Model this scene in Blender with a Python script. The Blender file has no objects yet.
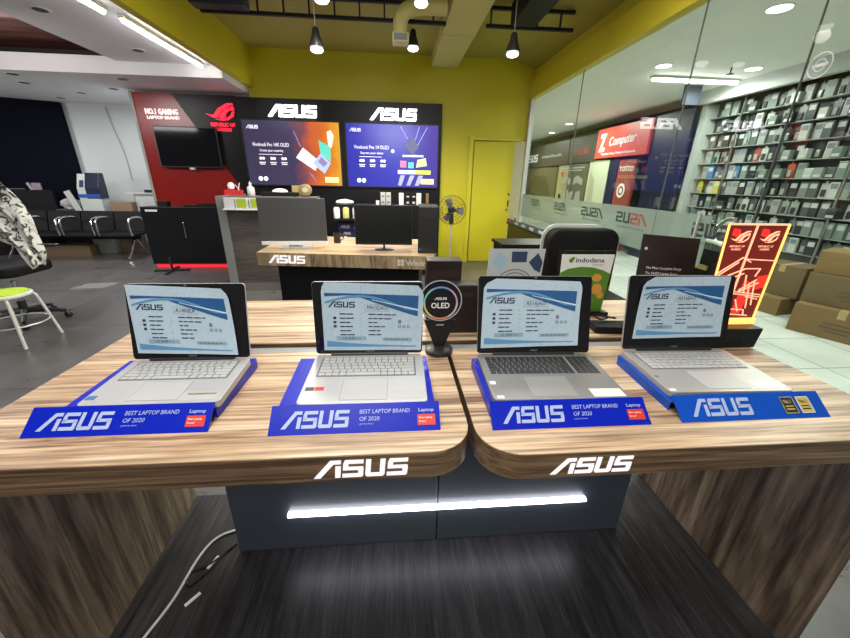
import bpy, bmesh, math, random
from mathutils import Vector, Matrix, Euler
random.seed(7)
S = bpy.context.scene
COL = S.collection
PI = math.pi
# ------------------------------------------------------------------ camera
cam_d = bpy.data.cameras.new('camera'); cam = bpy.data.objects.new('camera', cam_d); COL.objects.link(cam)
cam_d.sensor_fit = 'HORIZONTAL'; cam_d.sensor_width = 36.0
FPX = 360.25
cam_d.lens = 36.0 * FPX / 850.0
cam_d.clip_start = 0.05; cam_d.clip_end = 100
VD = (394 - 425, 319 - 179); VN = (407 - 425, 319 - 1250)
Yc = Vector((VD[0], VD[1], -FPX)).normalized(); Zc = -Vector((VN[0], VN[1], -FPX)).normalized(); Xc = Yc.cross(Zc).normalized(); Zc = Xc.cross(Yc)
R = Matrix((Xc, Yc, Zc))                       # camera vector -> world vector
cam.matrix_world = Matrix.Translation((0, 0, 1.42)) @ R.to_4x4()
S.camera = cam
# ------------------------------------------------------------------ world, exposure
W = bpy.data.worlds.new('world'); S.world = W; W.use_nodes = True
W.node_tree.nodes['Background'].inputs[0].default_value = (0.85, 0.92, 1.0, 1)
W.node_tree.nodes['Background'].inputs[1].default_value = 0.12
S.view_settings.view_transform = 'Standard'; S.view_settings.look = 'None'
S.view_settings.gamma = 1; S.view_settings.use_curve_mapping = False
S.view_settings.exposure = 0.0
def area(name, loc, size, power, col=(1, .97, .92), rot=(0, 0, 0), sy=None):
    l = bpy.data.lights.new(name, 'AREA'); l.energy = power; l.color = col; l.size = size
    if sy: l.shape = 'RECTANGLE'; l.size_y = sy
    o = bpy.data.objects.new(name, l); o.location = loc; o.rotation_euler = rot; COL.objects.link(o); return o
area('ceiling_light_counter', (-.45, .35, 3.0), 1.1, 37, (1, .98, .95))
area('ceiling_light_counter_far', (0.1, 1.9, 3.1), .7, 30, (1, .98, .95))
area('ceiling_light_middle', (-.6, 3.1, 3.05), .8, 26, (1, .97, .9))
area('ceiling_light_right', (1.2, 3.1, 3.05), .7, 26, (1, .97, .9))
area('ceiling_light_left', (-5.2, 3.6, 2.6), 1.6, 75, (1, .98, 1))
area('left_far_fill_light', (-4.6, 6.6, 2.52), .8, 34, (.98, .98, 1))  # unseen fill added under the far left ceiling, has no fitting
area('ceiling_light_entrance', (.1, -1.6, 3.0), 1.4, 74, (1, .97, .94), rot=(.75, 0, 0))
area('beam_fill_light', (-4.4, 4.0, 2.70), .9, 22, (1, .94, .92), rot=(PI * .58, 0, 0))  # unseen fill aimed at the white beam face, added to brighten it
area('corridor_light', (3.7, 2.6, 2.78), 1.3, 66, (.95, 1, .93))
area('corridor_light_middle', (4.23, 5.6, 2.755), 1.25, 75, (.95, 1, .93), sy=.06)
area('corridor_light_far', (3.9, 8.9, 2.78), 1.2, 85, (.97, 1, .88), sy=.08)
area('corridor_light_farther', (3.9, 12.5, 2.78), 1.2, 85, (.97, 1, .88), sy=.08)
area('left_fill_light', (-8.6, 4.6, 1.7), 1.6, 60, (.97, .98, 1), rot=(PI / 2, 0, -PI / 2))  # unseen fill, added to brighten the left ceiling and seats
# ------------------------------------------------------------------ materials
MATS = {}
def mat(name, col, rough=.5, metal=0, emit=0, ecol=None, spec=.5, bump=0, bscale=60, coat=0, alpha=1):
    if name in MATS: return MATS[name]
    m = bpy.data.materials.new(name); m.use_nodes = True; nt = m.node_tree; b = nt.nodes['Principled BSDF']
    b.inputs['Base Color'].default_value = (*col, 1); b.inputs['Roughness'].default_value = rough; b.inputs['Metallic'].default_value = metal
    b.inputs['Specular IOR Level'].default_value = spec; b.inputs['Coat Weight'].default_value = coat
    if emit:
        b.inputs['Emission Color'].default_value = (*(ecol or col), 1); b.inputs['Emission Strength'].default_value = emit
    if alpha < 1: b.inputs['Alpha'].default_value = alpha
    # fine grain so that no surface is perfectly even
    tc = nt.nodes.new('ShaderNodeTexCoord'); no = nt.nodes.new('ShaderNodeTexNoise'); no.inputs['Scale'].default_value = bscale
    nt.links.new(tc.outputs['Object'], no.inputs['Vector'])
    mr = nt.nodes.new('ShaderNodeMapRange'); mr.inputs['To Min'].default_value = max(0, rough - .05); mr.inputs['To Max'].default_value = min(1, rough + .05)
    nt.links.new(no.outputs['Fac'], mr.inputs['Value']); nt.links.new(mr.outputs[0], b.inputs['Roughness'])
    if bump:
        bp = nt.nodes.new('ShaderNodeBump'); bp.inputs['Strength'].default_value = bump; bp.inputs['Distance'].default_value = .01
        nt.links.new(no.outputs['Fac'], bp.inputs['Height']); nt.links.new(bp.outputs[0], b.inputs['Normal'])
    MATS[name] = m; return m
def wood(name, cols, scale, rough=.4, big=1.0, coord='Object', bump=.05, rot=(0, 0, 0), spec=.5, lines=None):
    m = bpy.data.materials.new(name); m.use_nodes = True; nt = m.node_tree; b = nt.nodes['Principled BSDF']; b.inputs['Roughness'].default_value = rough
    b.inputs['Specular IOR Level'].default_value = spec
    tc = nt.nodes.new('ShaderNodeTexCoord'); mp = nt.nodes.new('ShaderNodeMapping'); mp.inputs['Scale'].default_value = scale; mp.inputs['Rotation'].default_value = rot
    nt.links.new(tc.outputs[coord], mp.inputs['Vector'])
    n1 = nt.nodes.new('ShaderNodeTexNoise'); n1.inputs['Scale'].default_value = big; n1.inputs['Detail'].default_value = 8; n1.inputs['Roughness'].default_value = .62; n1.inputs['Distortion'].default_value = .9
    n2 = nt.nodes.new('ShaderNodeTexNoise'); n2.inputs['Scale'].default_value = big * 5; n2.inputs['Detail'].default_value = 5; n2.inputs['Distortion'].default_value = .3
    nt.links.new(mp.outputs[0], n1.inputs['Vector']); nt.links.new(mp.outputs[0], n2.inputs['Vector'])
    mx = nt.nodes.new('ShaderNodeMath'); mx.operation = 'MULTIPLY_ADD'; mx.inputs[1].default_value = .35
    nt.links.new(n2.outputs['Fac'], mx.inputs[0]); 
    m2 = nt.nodes.new('ShaderNodeMath'); m2.operation = 'MULTIPLY'; m2.inputs[1].default_value = .68
    nt.links.new(n1.outputs['Fac'], m2.inputs[0]); nt.links.new(m2.outputs[0], mx.inputs[2])
    cr = nt.nodes.new('ShaderNodeValToRGB'); nt.links.new(mx.outputs[0], cr.inputs[0])
    el = cr.color_ramp.elements
    pos = [.36 + .29 * i / (len(cols) - 1) for i in range(len(cols))]
    el[0].position = pos[0]; el[0].color = (*cols[0], 1); el[1].position = pos[-1]; el[1].color = (*cols[-1], 1)
    for p, c in zip(pos[1:-1], cols[1:-1]):
        e = el.new(p); e.color = (*c, 1)
    src = cr.outputs[0]
    if lines:      # fine dark grain lines
        m3 = nt.nodes.new('ShaderNodeMapping'); m3.inputs['Scale'].default_value = lines; m3.inputs['Rotation'].default_value = rot; nt.links.new(tc.outputs[coord], m3.inputs['Vector'])
        n3 = nt.nodes.new('ShaderNodeTexNoise'); n3.inputs['Scale'].default_value = 1; n3.inputs['Detail'].default_value = 4; n3.inputs['Roughness'].default_value = .7; nt.links.new(m3.outputs[0], n3.inputs['Vector'])
        mr = nt.nodes.new('ShaderNodeMapRange'); mr.inputs['From Min'].default_value = .36; mr.inputs['From Max'].default_value = .54; mr.inputs['To Min'].default_value = .52; mr.inputs['To Max'].default_value = 1.06; nt.links.new(n3.outputs['Fac'], mr.inputs['Value'])
        mm = nt.nodes.new('ShaderNodeMix'); mm.data_type = 'RGBA'; mm.blend_type = 'MULTIPLY'; mm.inputs[0].default_value = 1; nt.links.new(src, mm.inputs[6]); nt.links.new(mr.outputs[0], mm.inputs[7]); src = mm.outputs[2]
    nt.links.new(src, b.inputs['Base Color'])
    bp = nt.nodes.new('ShaderNodeBump'); bp.inputs['Strength'].default_value = bump; bp.inputs['Distance'].default_value = .004
    nt.links.new(mx.outputs[0], bp.inputs['Height']); nt.links.new(bp.outputs[0], b.inputs['Normal'])
    MATS[name] = m; return m
def tiles(name, col, grout, sx, sy, rough, var=.25, offset=0, mortar=.006, nscale=1.5):
    m = bpy.data.materials.new(name); m.use_nodes = True; nt = m.node_tree; b = nt.nodes['Principled BSDF']
    tc = nt.nodes.new('ShaderNodeTexCoord'); br = nt.nodes.new('ShaderNodeTexBrick'); br.offset = offset
    br.inputs['Scale'].default_value = 1; br.inputs['Brick Width'].default_value = sx; br.inputs['Row Height'].default_value = sy; br.inputs['Mortar Size'].default_value = mortar
    br.inputs['Color1'].default_value = (*col, 1); br.inputs['Color2'].default_value = (*[c * (1 - var) for c in col], 1); br.inputs['Mortar'].default_value = (*grout, 1)
    nt.links.new(tc.outputs['Object'], br.inputs['Vector'])
    no = nt.nodes.new('ShaderNodeTexNoise'); no.inputs['Scale'].default_value = nscale; no.inputs['Detail'].default_value = 8; no.inputs['Roughness'].default_value = .65
    nt.links.new(tc.outputs['Object'], no.inputs['Vector'])
    mr = nt.nodes.new('ShaderNodeMapRange'); mr.inputs['To Min'].default_value = .6; mr.inputs['To Max'].default_value = 1.4; nt.links.new(no.outputs['Fac'], mr.inputs['Value'])
    mx = nt.nodes.new('ShaderNodeMix'); mx.data_type = 'RGBA'; mx.blend_type = 'MULTIPLY'; mx.inputs[0].default_value = 1
    nt.links.new(br.outputs['Color'], mx.inputs[6]); nt.links.new(mr.outputs[0], mx.inputs[7]); nt.links.new(mx.outputs[2], b.inputs['Base Color'])
    r2 = nt.nodes.new('ShaderNodeMapRange'); r2.inputs['To Min'].default_value = rough - .08; r2.inputs['To Max'].default_value = rough + .12; nt.links.new(no.outputs['Fac'], r2.inputs['Value']); nt.links.new(r2.outputs[0], b.inputs['Roughness'])
    MATS[name] = m; return m
def glassmat(name, tint, ior=1.45, rough=0.0, frost=0, fcol=(.8, .85, .8)):
    m = bpy.data.materials.new(name); m.use_nodes = True; nt = m.node_tree; nt.nodes.remove(nt.nodes['Principled BSDF']); out = nt.nodes['Material Output']
    t = nt.nodes.new('ShaderNodeBsdfTransparent'); t.inputs[0].default_value = (*tint, 1)
    g = nt.nodes.new('ShaderNodeBsdfGlossy'); g.inputs['Roughness'].default_value = rough; g.inputs[0].default_value = (1, 1, 1, 1)
    f = nt.nodes.new('ShaderNodeFresnel'); f.inputs[0].default_value = ior
    mx = nt.nodes.new('ShaderNodeMixShader')
    ge = nt.nodes.new('ShaderNodeNewGeometry'); iv = nt.nodes.new('ShaderNodeMath'); iv.operation = 'SUBTRACT'; iv.inputs[0].default_value = 1; nt.links.new(ge.outputs['Backfacing'], iv.inputs[1])
    ml = nt.nodes.new('ShaderNodeMath'); ml.operation = 'MULTIPLY'; nt.links.new(f.outputs[0], ml.inputs[0]); nt.links.new(iv.outputs[0], ml.inputs[1]); nt.links.new(ml.outputs[0], mx.inputs[0])
    src = t
    if frost:
        d = nt.nodes.new('ShaderNodeBsdfDiffuse'); d.inputs[0].default_value = (*fcol, 1)
        tl = nt.nodes.new('ShaderNodeBsdfTranslucent'); tl.inputs[0].default_value = (*fcol, 1)
        a = nt.nodes.new('ShaderNodeMixShader'); a.inputs[0].default_value = .5; nt.links.new(d.outputs[0], a.inputs[1]); nt.links.new(tl.outputs[0], a.inputs[2])
        b = nt.nodes.new('ShaderNodeMixShader'); b.inputs[0].default_value = frost; nt.links.new(t.outputs[0], b.inputs[1]); nt.links.new(a.outputs[0], b.inputs[2]); src = b
    nt.links.new(src.outputs[0], mx.inputs[1]); nt.links.new(g.outputs[0], mx.inputs[2]); nt.links.new(mx.outputs[0], out.inputs[0])
    MATS[name] = m; return m
# ------------------------------------------------------------------ mesh helpers
class MB:
    def __init__(s): s.v = []; s.f = []
    def add(s, vs, fs):
        n = len(s.v); s.v += [tuple(v) for v in vs]; s.f += [tuple(i + n for i in f) for f in fs]; return s
    def box(s, x0, x1, y0, y1, z0, z1, M=None):
        vs = [Vector((x, y, z)) for x in (x0, x1) for y in (y0, y1) for z in (z0, z1)]
        if M: vs = [M @ v for v in vs]
        return s.add(vs, [(0, 1, 3, 2), (4, 6, 7, 5), (0, 4, 5, 1), (2, 3, 7, 6), (0, 2, 6, 4), (1, 5, 7, 3)])
    def prism(s, poly, fn0, fn1):
        a = [fn0(*p) for p in poly]; b = [fn1(*p) for p in poly]; n = len(poly)
        return s.add(a + b, [tuple(range(n)), tuple(range(2 * n - 1, n - 1, -1))] + [(i, i + n, (i + 1) % n + n, (i + 1) % n) for i in range(n)])
    def zprism(s, poly, z0, z1): return s.prism(poly, lambda x, y: (x, y, z0), lambda x, y: (x, y, z1))
    def yprism(s, poly, y0, y1): return s.prism(poly, lambda x, z: (x, y0, z), lambda x, z: (x, y1, z))
    def xprism(s, poly, x0, x1): return s.prism(poly, lambda y, z: (x0, y, z), lambda y, z: (x1, y, z))
    def lathe(s, prof, n=20, M=None):
        vs = []
        for r, z in prof:
            for k in range(n):
                a = 2 * PI * k / n; v = Vector((r * math.cos(a), r * math.sin(a), z)); vs.append(M @ v if M else v)
        fs = [(i * n + k, i * n + (k + 1) % n, (i + 1) * n + (k + 1) % n, (i + 1) * n + k) for i in range(len(prof) - 1) for k in range(n)]
        fs += [tuple(range(n - 1, -1, -1)), tuple((len(prof) - 1) * n + k for k in range(n))]
        return s.add(vs, fs)
    def tube(s, pts, r, n=8, closed=False):
        pts = [Vector(p) for p in pts]; m = len(pts); vs = []; up = None
        for i, p in enumerate(pts):
            if closed: t = pts[(i + 1) % m] - pts[i - 1]
            else: t = pts[min(i + 1, m - 1)] - pts[max(i - 1, 0)]
            t.normalize()
            if up is None: up = t.orthogonal().normalized()
            up = (up - t * up.dot(t)); up = up.normalized() if up.length > 1e-6 else t.orthogonal().normalized()
            w = t.cross(up)
            for k in range(n):
                a = 2 * PI * k / n; vs.append(p + (up * math.cos(a) + w * math.sin(a)) * (r[i] if isinstance(r, (list, tuple)) else r))
        fs = [(i * n + k, i * n + (k + 1) % n, ((i + 1) % m) * n + (k + 1) % n, ((i + 1) % m) * n + k) for i in range(m if closed else m - 1) for k in range(n)]
        if not closed: fs += [tuple(range(n - 1, -1, -1)), tuple((m - 1) * n + k for k in range(n))]
        return s.add(vs, fs)
    def build(s, name, m, parent=None, bevel=0, smooth=False, seg=2, fix=True):
        me = bpy.data.meshes.new(name); me.from_pydata(s.v, [], s.f); me.validate()
        bm = bmesh.new(); bm.from_mesh(me)
        if fix: bmesh.ops.recalc_face_normals(bm, faces=bm.faces)
        if bevel:
            es = [e for e in bm.edges if e.is_manifold and e.calc_face_angle(0) > .6]
            bmesh.ops.bevel(bm, geom=es, offset=bevel, segments=seg, affect='EDGES', profile=.5, clamp_overlap=True)
        bm.to_mesh(me); bm.free()
        if smooth:
            for p in me.polygons: p.use_smooth = True
            try: me.set_sharp_from_angle(angle=.7)
            except Exception: pass
        o = bpy.data.objects.new(name, me); COL.objects.link(o)
        if m: me.materials.append(m)
        if parent: o.parent = parent
        return o
def tag(o, label=None, cat=None, group=None, kind=None):
    if label: o['label'] = label
    if cat: o['category'] = cat
    if group: o['group'] = group
    if kind: o['kind'] = kind
    return o
def thing(name, label, cat, loc=(0, 0, 0), rz=0, group=None, rot=None):
    o = bpy.data.objects.new(name, None); COL.objects.link(o); o.location = loc; o.rotation_euler = rot or (0, 0, rz); o.empty_display_size = .1
    return tag(o, label, cat, group)
def struct(name, mb, m, **k): return tag(mb.build(name, m, **k), kind='structure')
def copy_tree(o, parent=None):
    c = o.copy(); COL.objects.link(c); c.parent = parent
    for ch in list(o.children): copy_tree(ch, c)
    return c
def rrect(x0, x1, y0, y1, r, n=5, corners=(1, 1, 1, 1)):
    out = []
    for (cx, cy, a0, on, px, py) in ((x0 + r, y0 + r, PI, corners[0], x0, y0), (x1 - r, y0 + r, 1.5 * PI, corners[1], x1, y0), (x1 - r, y1 - r, 0, corners[2], x1, y1), (x0 + r, y1 - r, .5 * PI, corners[3], x0, y1)):
        if on: out += [(cx + r * math.cos(a0 + .5 * PI * k / n), cy + r * math.sin(a0 + .5 * PI * k / n)) for k in range(n + 1)]
        else: out.append((px, py))
    return out
def circ(cx, cy, r, n=16, ry=None): return [(cx + r * math.cos(2 * PI * k / n), cy + (ry or r) * math.sin(2 * PI * k / n)) for k in range(n)]
# ---- flat artwork: geo = (verts2d, faces)
def g_poly(*polys):
    v = []; f = []
    for p in polys: f.append(tuple(range(len(v), len(v) + len(p)))); v += p
    return v, f
def g_rects(rs): return g_poly(*[[(x0, y0), (x1, y0), (x1, y1), (x0, y1)] for x0, y0, x1, y1 in rs])
def g_xf(g, sx=1, sy=None, ox=0, oy=0, rot=0, shear=0):
    sy = sx if sy is None else sy; c, s_ = math.cos(rot), math.sin(rot); out = []
    for x, y in g[0]:
        x, y = (x + shear * y) * sx, y * sy; out.append((x * c - y * s_ + ox, x * s_ + y * c + oy))
    return out, g[1]
def g_join(*gs):
    v = []; f = []
    for g in gs: n = len(v); v += list(g[0]); f += [tuple(i + n for i in q) for q in g[1]]
    return v, f
_TC = {}
def g_text(txt, bold=0, sp=1.0):
    """text as flat faces; height of capitals 1, starts at x=0"""
    k = (txt, bold, sp)
    if k not in _TC:
        c = bpy.data.curves.new('txt', 'FONT'); c.body = txt; c.size = 1; c.offset = bold; c.space_character = sp; c.resolution_u = 2; c.fill_mode = 'FRONT'
        o = bpy.data.objects.new('txt', c); COL.objects.link(o)
        me = bpy.data.meshes.new_from_object(o.evaluated_get(bpy.context.evaluated_depsgraph_get()))
        v = [(p.co.x / .73, p.co.y / .73) for p in me.vertices]; f = [tuple(p.vertices) for p in me.polygons]
        bpy.data.objects.remove(o); bpy.data.curves.remove(c); bpy.data.meshes.remove(me); _TC[k] = (v, f)
    return _TC[k]
def g_w(g): return max(p[0] for p in g[0]) - min(p[0] for p in g[0])
def asus():
    P = [[(0, 0), (.34, 0), (1.02, .82), (1.02, 1), (.82, 1)], [(1.02, 1), (1.02, .8), (1.38, .8), (1.38, 1)], [(1.1, 0), (1.38, 0), (1.38, .66), (1.1, .66)]]
    def Sg(x):
        return [[(x, .8), (x + 1.05, .8), (x + 1.05, 1), (x + .08, 1)], [(x, .5), (x + .27, .5), (x + .27, .8), (x, .8)], [(x, .42), (x + 1.05, .42), (x + 1.05, .6), (x, .6)],
                [(x + .8, .2), (x + 1.07, .2), (x + 1.07, .5), (x + .8, .5)], [(x - .02, 0), (x + 1.0, 0), (x + 1.07, .08), (x + 1.07, .2), (x - .02, .2)]]
    P += Sg(1.5) + [[(2.68, .16), (2.95, .16), (2.95, 1), (2.68, 1)], [(2.68, .16), (2.68, .1), (2.78, 0), (3.6, 0), (3.7, .1), (3.7, .2), (2.68, .2)], [(3.43, .16), (3.7, .16), (3.7, 1), (3.43, 1)]] + Sg(3.84)
    v, f = g_poly(*P); return [(x + .1 * y, y) for x, y in v], f
ASUS = asus()     # width 5, height 1
def rog():
    # stylised eye: long brow, lower lid and inner fold, about 2 wide and 1.2 high
    P = [[(-1.0, .28), (-.55, .02), (-.25, -.02), (.1, .45), (.75, .86), (.98, .9), (.92, 1.0), (.55, .98), (-.1, .62), (-.42, .2), (-.6, .18)],
         [(-.12, .02), (.25, .5), (.95, .82), (1.0, .55), (.62, .5), (.38, .28), (.34, .05), (.1, -.06)],
         [(-.42, -.1), (.05, -.18), (.5, -.14), (.88, .12), (.98, .45), (.86, .44), (.72, .2), (.45, 0), (.05, -.08)]]
    return g_poly(*P)
ROG = rog()
def put(name, g, m, parent, o, ux, uy, depth=0, off=0, w=1):
    """lay flat artwork on the plane through o spanned by ux, uy; front face is ux x uy"""
    o, ux, uy = Vector(o), Vector(ux), Vector(uy); n = ux.cross(uy).normalized(); mb = MB()
    vs = [o + ux * x + uy * y + n * (off + depth) for x, y in g[0]]
    if depth:
        for q in g[1]:
            a = [vs[i] for i in q]; b = [p - n * depth for p in a]; k = len(q)
            mb.add(a + b, [tuple(range(k)), tuple(range(2 * k - 1, k - 1, -1))] + [(i, i + k, (i + 1) % k + k, (i + 1) % k) for i in range(k)])
    else: mb.add(vs, g[1])
    return mb.build(name, m, parent, fix=bool(depth))
XX, YY, ZZ = Vector((1, 0, 0)), Vector((0, 1, 0)), Vector((0, 0, 1))

# ------------------------------------------------------------------ palette
M_floor = tiles('grey_stone_tile', (.125, .12, .118), (.035, .03, .03), 1.2, 1.2, .28, nscale=4)
M_cfloor = tiles('pale_corridor_tile', (.72, .76, .73), (.32, .36, .34), .6, .6, .22, var=.06, nscale=1)
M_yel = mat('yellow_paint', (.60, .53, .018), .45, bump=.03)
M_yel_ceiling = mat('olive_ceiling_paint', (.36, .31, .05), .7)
M_ivory = mat('cream_duct_paint', (.62, .56, .22), .5)
M_white_ceil = mat('white_ceiling_paint', (.78, .76, .78), .6)
M_grayw = mat('pale_grey_wall_paint', (.50, .53, .52), .25, bump=.02)
M_black = mat('black_laminate', (.008, .008, .010), .35, spec=.3)
M_black_m = mat('matt_black', (.010, .010, .011), .6, spec=.2)
M_navy = mat('blue_black_panel', (.003, .004, .010), .7, spec=.08)
M_blackp = mat('black_plastic', (.02, .02, .022), .38)
M_chrome = mat('chrome', (.75, .76, .78), .15, 1)
M_steel = mat('brushed_steel', (.45, .46, .46), .35, 1)
M_alu = mat('silver_aluminium', (.62, .62, .60), .42, .55)
M_silver = mat('laptop_silver', (.5, .5, .5), .38, .35)
M_silverw = mat('laptop_pale_silver', (.50, .50, .51), .38, .3)
M_grey_l = mat('laptop_slate_grey', (.26, .255, .25), .4, .4)
M_warm_l = mat('laptop_warm_silver', (.44, .42, .41), .38, .35)
M_keyw = mat('pale_grey_keys', (.48, .48, .48), .5)
M_keyb = mat('black_keys', (.03, .03, .032), .5)
M_well = mat('keyboard_well_grey', (.17, .17, .17), .5)
M_wellb = mat('keyboard_well_dark', (.22, .22, .22), .5)
M_padl = mat('touchpad_grey', (.47, .47, .47), .4, .05)
M_padd = mat('touchpad_slate', (.30, .295, .29), .4, .2)
M_screen = mat('dark_glossy_display', (.008, .008, .01), .08)
M_blue = mat('royal_blue_acrylic', (.002, .014, .42), .3, spec=.3)
M_blue2 = mat('azure_blue_acrylic', (.003, .07, .46), .3, spec=.3)
M_logo_w = mat('pale_blue_vinyl', (.38, .46, .70), .4)
M_whitep = mat('white_print', (.80, .80, .80), .5)
M_redp = mat('red_print', (.62, .04, .03), .45)
M_paper = mat('laminated_paper', (.44, .56, .66), .28)
M_pband = mat('blue_print', (.02, .10, .27), .35)
M_pband2 = mat('light_blue_print', (.10, .28, .50), .35)
M_ink = mat('dark_navy_ink', (.02, .04, .09), .4)
M_inkr = mat('grey_ink', (.16, .19, .22), .4)
M_pbar = mat('pale_blue_bar_print', (.24, .38, .48), .4)
M_lit = mat('lit_white_letter', (1, .98, 1), .4, emit=5, ecol=(1, .95, 1))
M_lit2 = mat('lit_front_letter', (.35, .34, .35), .5, emit=.85, ecol=(1, .96, .98))
M_tube = mat('white_tube_light', (1, 1, 1), .4, emit=20, ecol=(1, .98, 1))
M_led = mat('led_strip_light', (1, 1, 1), .4, emit=9, ecol=(.93, .93, 1))
M_bulb = mat('lamp_bulb_light', (1, 1, 1), .4, emit=4, ecol=(1, .97, .88))
M_redlit = mat('lit_red_letter', (1, .02, .05), .4, emit=1.1, ecol=(1, .015, .05))
M_redled = mat('red_led_strip', (1, .03, .05), .4, emit=.7, ecol=(1, .03, .05))
M_redwall = mat('dark_red_panel', (.25, .013, .010), .25)
M_card = mat('brown_cardboard', (.20, .125, .05), .8, bump=.05)
M_card2 = mat('weathered_cardboard', (.155, .105, .052), .8, bump=.05)
M_tape = mat('packing_tape', (.42, .31, .15), .3)
M_green = mat('lime_green_seat', (.55, .80, .03), .5)
M_whitetube = mat('white_enamel', (.72, .74, .70), .35)
M_top = wood('blond_walnut_laminate', [(.09, .045, .026), (.26, .155, .09), (.47, .315, .19), (.60, .43, .28), (.70, .54, .37)], (.7, 15, 15), .4, 1.5, lines=(1.4, 95, 95))
M_edge = wood('walnut_edge_laminate', [(.03, .018, .012), (.11, .065, .036), (.20, .125, .07), (.28, .18, .105)], (.9, 9, 30), .4, 1.3, lines=(3, 60, 130))
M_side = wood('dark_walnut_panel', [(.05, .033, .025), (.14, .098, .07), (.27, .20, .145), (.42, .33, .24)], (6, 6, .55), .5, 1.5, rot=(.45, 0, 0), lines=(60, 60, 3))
M_plat = wood('black_oak_board', [(.012, .011, .012), (.02, .019, .021), (.035, .033, .037), (.055, .052, .058)], (12, 1.0, 8), .38, 2.2, bump=.12, lines=(120, 4, 60))
M_dkwood = wood('grey_brown_laminate', [(.05, .042, .036), (.085, .073, .064), (.12, .105, .092)], (1, 8, 14), .5, 1.0)
M_desk = wood('light_oak_laminate', [(.22, .13, .06), (.42, .28, .15), (.58, .42, .24), (.66, .50, .31)], (1.0, 9, 9), .35, 1.1, lines=(3, 60, 60))
M_deske = wood('oak_edge_laminate', [(.12, .08, .04), (.36, .26, .15), (.54, .41, .25)], (7, 3, .8), .4, 2.0)
M_slat = wood('red_brown_slats', [(.06, .02, .015), (.18, .065, .05), (.36, .16, .13)], (.4, 9, 3), .6, 1.2)
M_glass = glassmat('green_tinted_glass', (.93, .965, .93), 1.45)
M_frost = glassmat('frosted_film_glass', (.9, .95, .9), 1.4, .15, .62, (.36, .43, .38))
M_clear = glassmat('clear_acrylic', (.97, .98, .97), 1.4)

# ================================================================== SETTING
struct('floor', MB().box(-9, 2.25, -2.5, 8.4, -.1, 0), M_floor)
struct('floor_corridor', MB().box(2.25, 6.2, -2.5, 19, -.1, 0), M_cfloor)
YB = 6.6
# back yellow wall, with the doorway at its right end
w = MB(); w.box(-2.2, 1.34, YB, YB + .12, 0, 3.2); w.box(1.34, 2.3, YB, YB + .12, 2.05, 3.2)
struct('wall_back', w, M_yel)
struct('wall_back_left', MB().box(-3.86, -2.2, YB, YB + .12, 0, 2.6), mat('taupe_paint', (.25, .22, .2), .6))
struct('trim_1', MB().box(1.26, 1.33, YB - .03, YB + .0, 0, 2.1).box(1.33, 2.18, YB - .03, YB, 2.05, 2.1), M_yel, bevel=.004)
dm = thing('door_1', None, None, (1.36, YB + .03, 0)); del_cat = 0
dm['kind'] = 'structure'
MB().box(0, .70, 0, .045, .01, 2.04).build('door_panel', M_yel, dm, bevel=.003)
MB().box(.655, .675, -.012, 0, 1.0, 1.1).lathe([(.018, 0), (.018, .012)], 12, Matrix.Translation((.665, 0, 1.2)) @ Matrix.Rotation(PI / 2, 4, 'X')).build('door_lock', M_blackp, dm)
MB().box(.63, .67, -.012, 0, .92, .96).build('door_plate', M_steel, dm)
struct('wall_behind_door', MB().box(1.34, 2.6, YB + .9, YB + 1, 0, 2.6), mat('cream_wall_paint', (.5, .47, .28), .6))
# ceilings
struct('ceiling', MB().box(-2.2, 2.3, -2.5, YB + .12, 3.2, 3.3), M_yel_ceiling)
c = MB(); c.box(-3.46, -2.2, -2.5, 5.69, 2.74, 2.84)
struct('ceiling_left', c, M_white_ceil)
c = MB(); c.box(-9, -2.2, 5.69, 8.4, 2.60, 2.79)
struct('ceiling_left_far', c, M_white_ceil)
struct('ceiling_recess', MB().box(-9, -3.46, -2.5, 8.4, 2.98, 3.2), M_slat)
struct('trim_2', MB().box(-3.5, -3.46, -2.5, 5.69, 2.76, 2.98), M_black_m)
struct('trim_3', MB().box(-9, -3.46, 5.70, 5.78, 2.79, 2.84), M_black_m)
struct('trim_4', MB().box(-2.2, -2.12, -2.5, YB, 2.68, 3.2), M_yel)                    # yellow fascia of the lowered ceiling
# slats in the recess
for k in range(3):
    tag(MB().box(-9, -3.5, 3.6 + k * .7, 3.66 + k * .7, 2.93, 2.98).build('ceiling_batten', mat('pale_brown_batten', (.28, .17, .13), .5), bevel=.004), 'brown batten across the dark ceiling recess at upper left, %s of three' % ('nearest', 'middle one', 'farthest')[k], 'batten', 'battens in the ceiling recess')
# left far walls
struct('wall_left_back', MB().box(-9, -3.9, 8.0, 8.12, 0, 2.6), M_grayw)
struct('wall_left_side', MB().box(-9, -8.9, -2.5, 8.0, 0, 3.1), mat('dark_side_wall', (.05, .05, .06), .6))
struct('wall_back_side', MB().box(-3.96, -3.86, 6.62, 8.0, 0, 2.6), M_grayw)
# wall behind the camera
struct('wall_front', MB().box(-9, 6.2, -2.6, -2.5, 0, 3.3), mat('warm_grey_wall', (.35, .33, .3), .7))
# black partition at the far left
bp = MB().zprism([(-9, 6.6), (-5.98, 7.92), (-5.98, 7.98), (-9, 6.7)], 0, 2.6)
struct('wall_left_partition', bp, M_navy)
# beam over the glass
struct('trim_5', MB().yprism([(2.20, 2.66), (2.30, 2.66), (2.30, 3.2), (2.27, 3.2), (2.27, 2.93), (2.20, 2.93)], -2.5, YB), mat('yellow_beam_paint', (.56, .47, .02), .5), bevel=.004)
struct('trim_6', MB().yprism([(1.90, 3.2), (2.27, 3.08), (2.27, 3.2)], -2.5, YB), M_yel_ceiling)
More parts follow.
